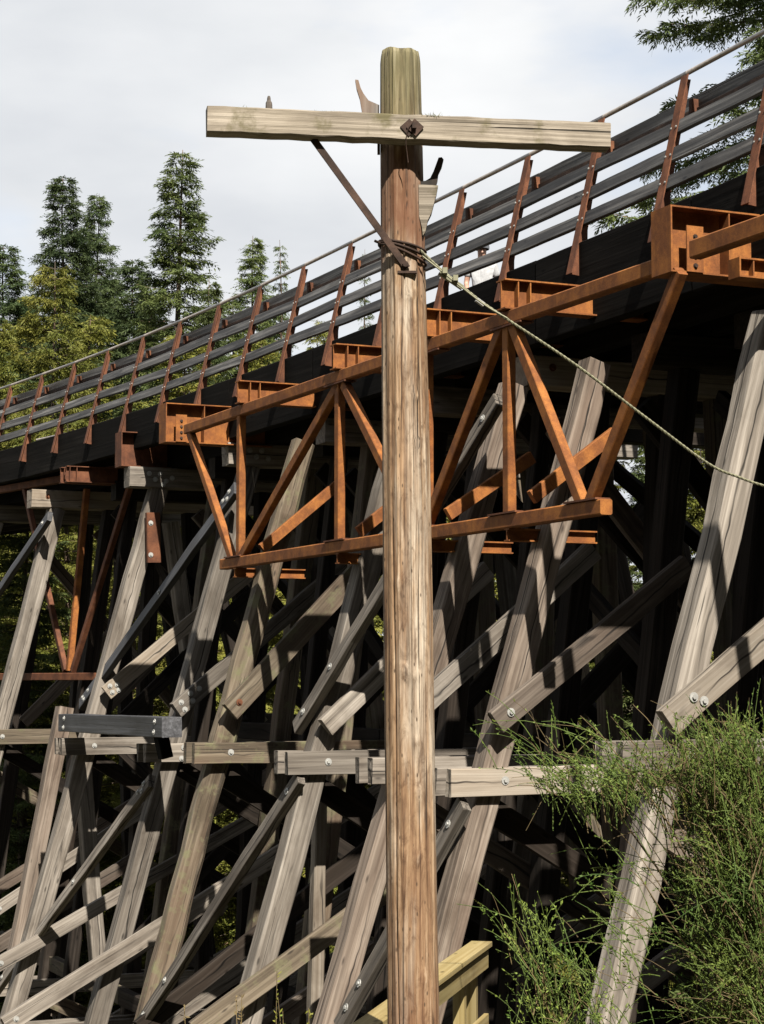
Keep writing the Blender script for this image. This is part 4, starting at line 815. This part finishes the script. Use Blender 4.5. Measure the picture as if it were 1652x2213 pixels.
sprig(390, 2172, 2213, 9.4, 'reddish bare twig standing alone at the foot of the left trestle posts', 1, 9, 'broom_dry', 8)

# ------------------------------------------------------------------ cyclist on the deck, mostly behind the railing
def person():
    hd = by(1042, 541, 27.6); f0 = np.array([hd[0], hd[1], 4.405])
    PE = thing('person', 'person in dark helmet, grey shirt and orange shorts standing on the bridge deck', 'person', f0.tolist())
    k = (hd[2] - 4.405 + 0.12) / 1.78
    def skin(name, pts, edges, rad, mat, root=0):
        me = bpy.data.meshes.new(name); me.from_pydata([tuple(np.array(p_) * k) for p_ in pts], edges, []); me.materials.append(MATS[mat]); o = bpy.data.objects.new(name, me); put(o, T(f0), PE)
        o.modifiers.new('skin', 'SKIN'); lay = me.skin_vertices[0].data
        for i, r_ in enumerate(rad): lay[i].radius = (r_[0] * k, r_[1] * k) if isinstance(r_, tuple) else (r_ * k, r_ * k)
        lay[root].use_root = True; sb = o.modifiers.new('sub', 'SUBSURF'); sb.levels = 2; sb.render_levels = 2
        return o
    pts = [(0, 0, 0.95), (0, 0, 1.15), (0, 0.01, 1.38), (0, 0.0, 1.50), (0, -0.02, 1.60), (0, -0.03, 1.70),
           (-0.18, 0, 1.42), (-0.24, 0.02, 1.14), (-0.22, -0.16, 0.96), (-0.21, -0.24, 0.92), (0.18, 0, 1.42), (0.24, 0.02, 1.14), (0.22, -0.16, 0.96), (0.21, -0.24, 0.92),
           (-0.09, 0, 0.88), (-0.10, -0.02, 0.50), (-0.10, 0.03, 0.09), (-0.11, -0.13, 0.04), (0.09, 0, 0.88), (0.10, -0.02, 0.50), (0.10, 0.03, 0.09), (0.11, -0.13, 0.04)]
    ed = [(0, 1), (1, 2), (2, 3), (3, 4), (4, 5), (2, 6), (6, 7), (7, 8), (8, 9), (2, 10), (10, 11), (11, 12), (12, 13), (0, 14), (14, 15), (15, 16), (16, 17), (0, 18), (18, 19), (19, 20), (20, 21)]
    rd = [(0.15, 0.11), (0.13, 0.10), (0.16, 0.11), 0.055, (0.075, 0.09), (0.075, 0.09), 0.06, 0.042, 0.032, 0.035, 0.06, 0.042, 0.032, 0.035, 0.085, 0.06, 0.042, 0.038, 0.085, 0.06, 0.042, 0.038]
    skin('body', pts, ed, rd, 'skin')
    sp = [(0, 0, 0.94), (0, 0, 1.15), (0, 0.01, 1.38), (0, 0, 1.47), (-0.18, 0, 1.42), (-0.225, 0.015, 1.22), (0.18, 0, 1.42), (0.225, 0.015, 1.22)]
    skin('shirt', sp, [(0, 1), (1, 2), (2, 3), (2, 4), (4, 5), (2, 6), (6, 7)], [(0.175, 0.135), (0.16, 0.125), (0.18, 0.13), 0.075, 0.08, 0.068, 0.08, 0.068], 'shirt', 1)
    skin('shorts', [(0, 0, 0.95), (-0.09, 0, 0.86), (-0.10, -0.02, 0.56), (0.09, 0, 0.86), (0.10, -0.02, 0.56)], [(0, 1), (1, 2), (0, 3), (3, 4)], [(0.17, 0.135), 0.105, 0.085, 0.105, 0.085], 'shorts')
    V = []; Fc = []; nu, nv = 16, 8
    for i in range(nv + 1):
        a = math.pi * 0.58 * i / nv
        for j in range(nu):
            b_ = 2 * math.pi * j / nu; vent = 1 - (0.05 if (j % 4 == 0 and 2 < i < 6) else 0)
            V.append((0.115 * math.sin(a) * math.cos(b_) * vent * k, (0.145 * math.sin(a) * math.sin(b_) * vent - 0.03) * k, (1.685 + 0.115 * math.cos(a)) * k))
    for i in range(nv): Fc += [(i * nu + j, (i + 1) * nu + j, (i + 1) * nu + (j + 1) % nu, i * nu + (j + 1) % nu) for j in range(nu)]
    o = bpy.data.objects.new('helmet', mesh('helmet', V, Fc, 'helmet_shell', True)); put(o, T(f0), PE)
    for sx_ in (-0.032, 0.032): boxes('eye', T(f0 + np.array([sx_ * k, -0.118 * k, 1.645 * k])), [(-0.012, 0.012, -0.004, 0.01, -0.006, 0.006)], 'hair', PE)
    lathe('nose', [(0.016, -0.02), (0.012, 0.0), (0.004, 0.02)], f0 + np.array([0, -0.12 * k, 1.615 * k]), I4, 'skin', PE, 7)
person()

# ------------------------------------------------------------------ unseen conifers added behind and beside the viewpoint to block sky light
SKY_BLOCK = bpy.data.objects.new('forest', None); put(SKY_BLOCK, T((0, -22, gz(0, -22)))); SKY_BLOCK['kind'] = 'stuff'; SKY_BLOCK['label'] = 'unseen conifer forest added behind the viewpoint to block sky light'; SKY_BLOCK['category'] = 'forest'
for i in range(46):
    a = math.radians(88 + 190 * (i + random.random()) / 46); r_ = random.uniform(24, 38)
    x, y = r_ * math.sin(a) * 1.05 + 1, r_ * math.cos(a) + 10
    if y > -12 and x < 17 and x > -18: continue
    tm, cm, H = KIND[random.choice(['dense', 'cedar', 'dense'])]; sc = random.uniform(19, 23) / H if r_ < 31 else random.uniform(23, 27) / H
    M = T((x, y, gz(x, y) - 0.3)) @ Matrix.Rotation(random.random() * 6.28, 4, 'Z') @ Matrix.Diagonal((sc * 1.5, sc * 1.5, sc, 1))
    put(bpy.data.objects.new('trunk', tm), M, SKY_BLOCK); put(bpy.data.objects.new('crown', cm), M, SKY_BLOCK)
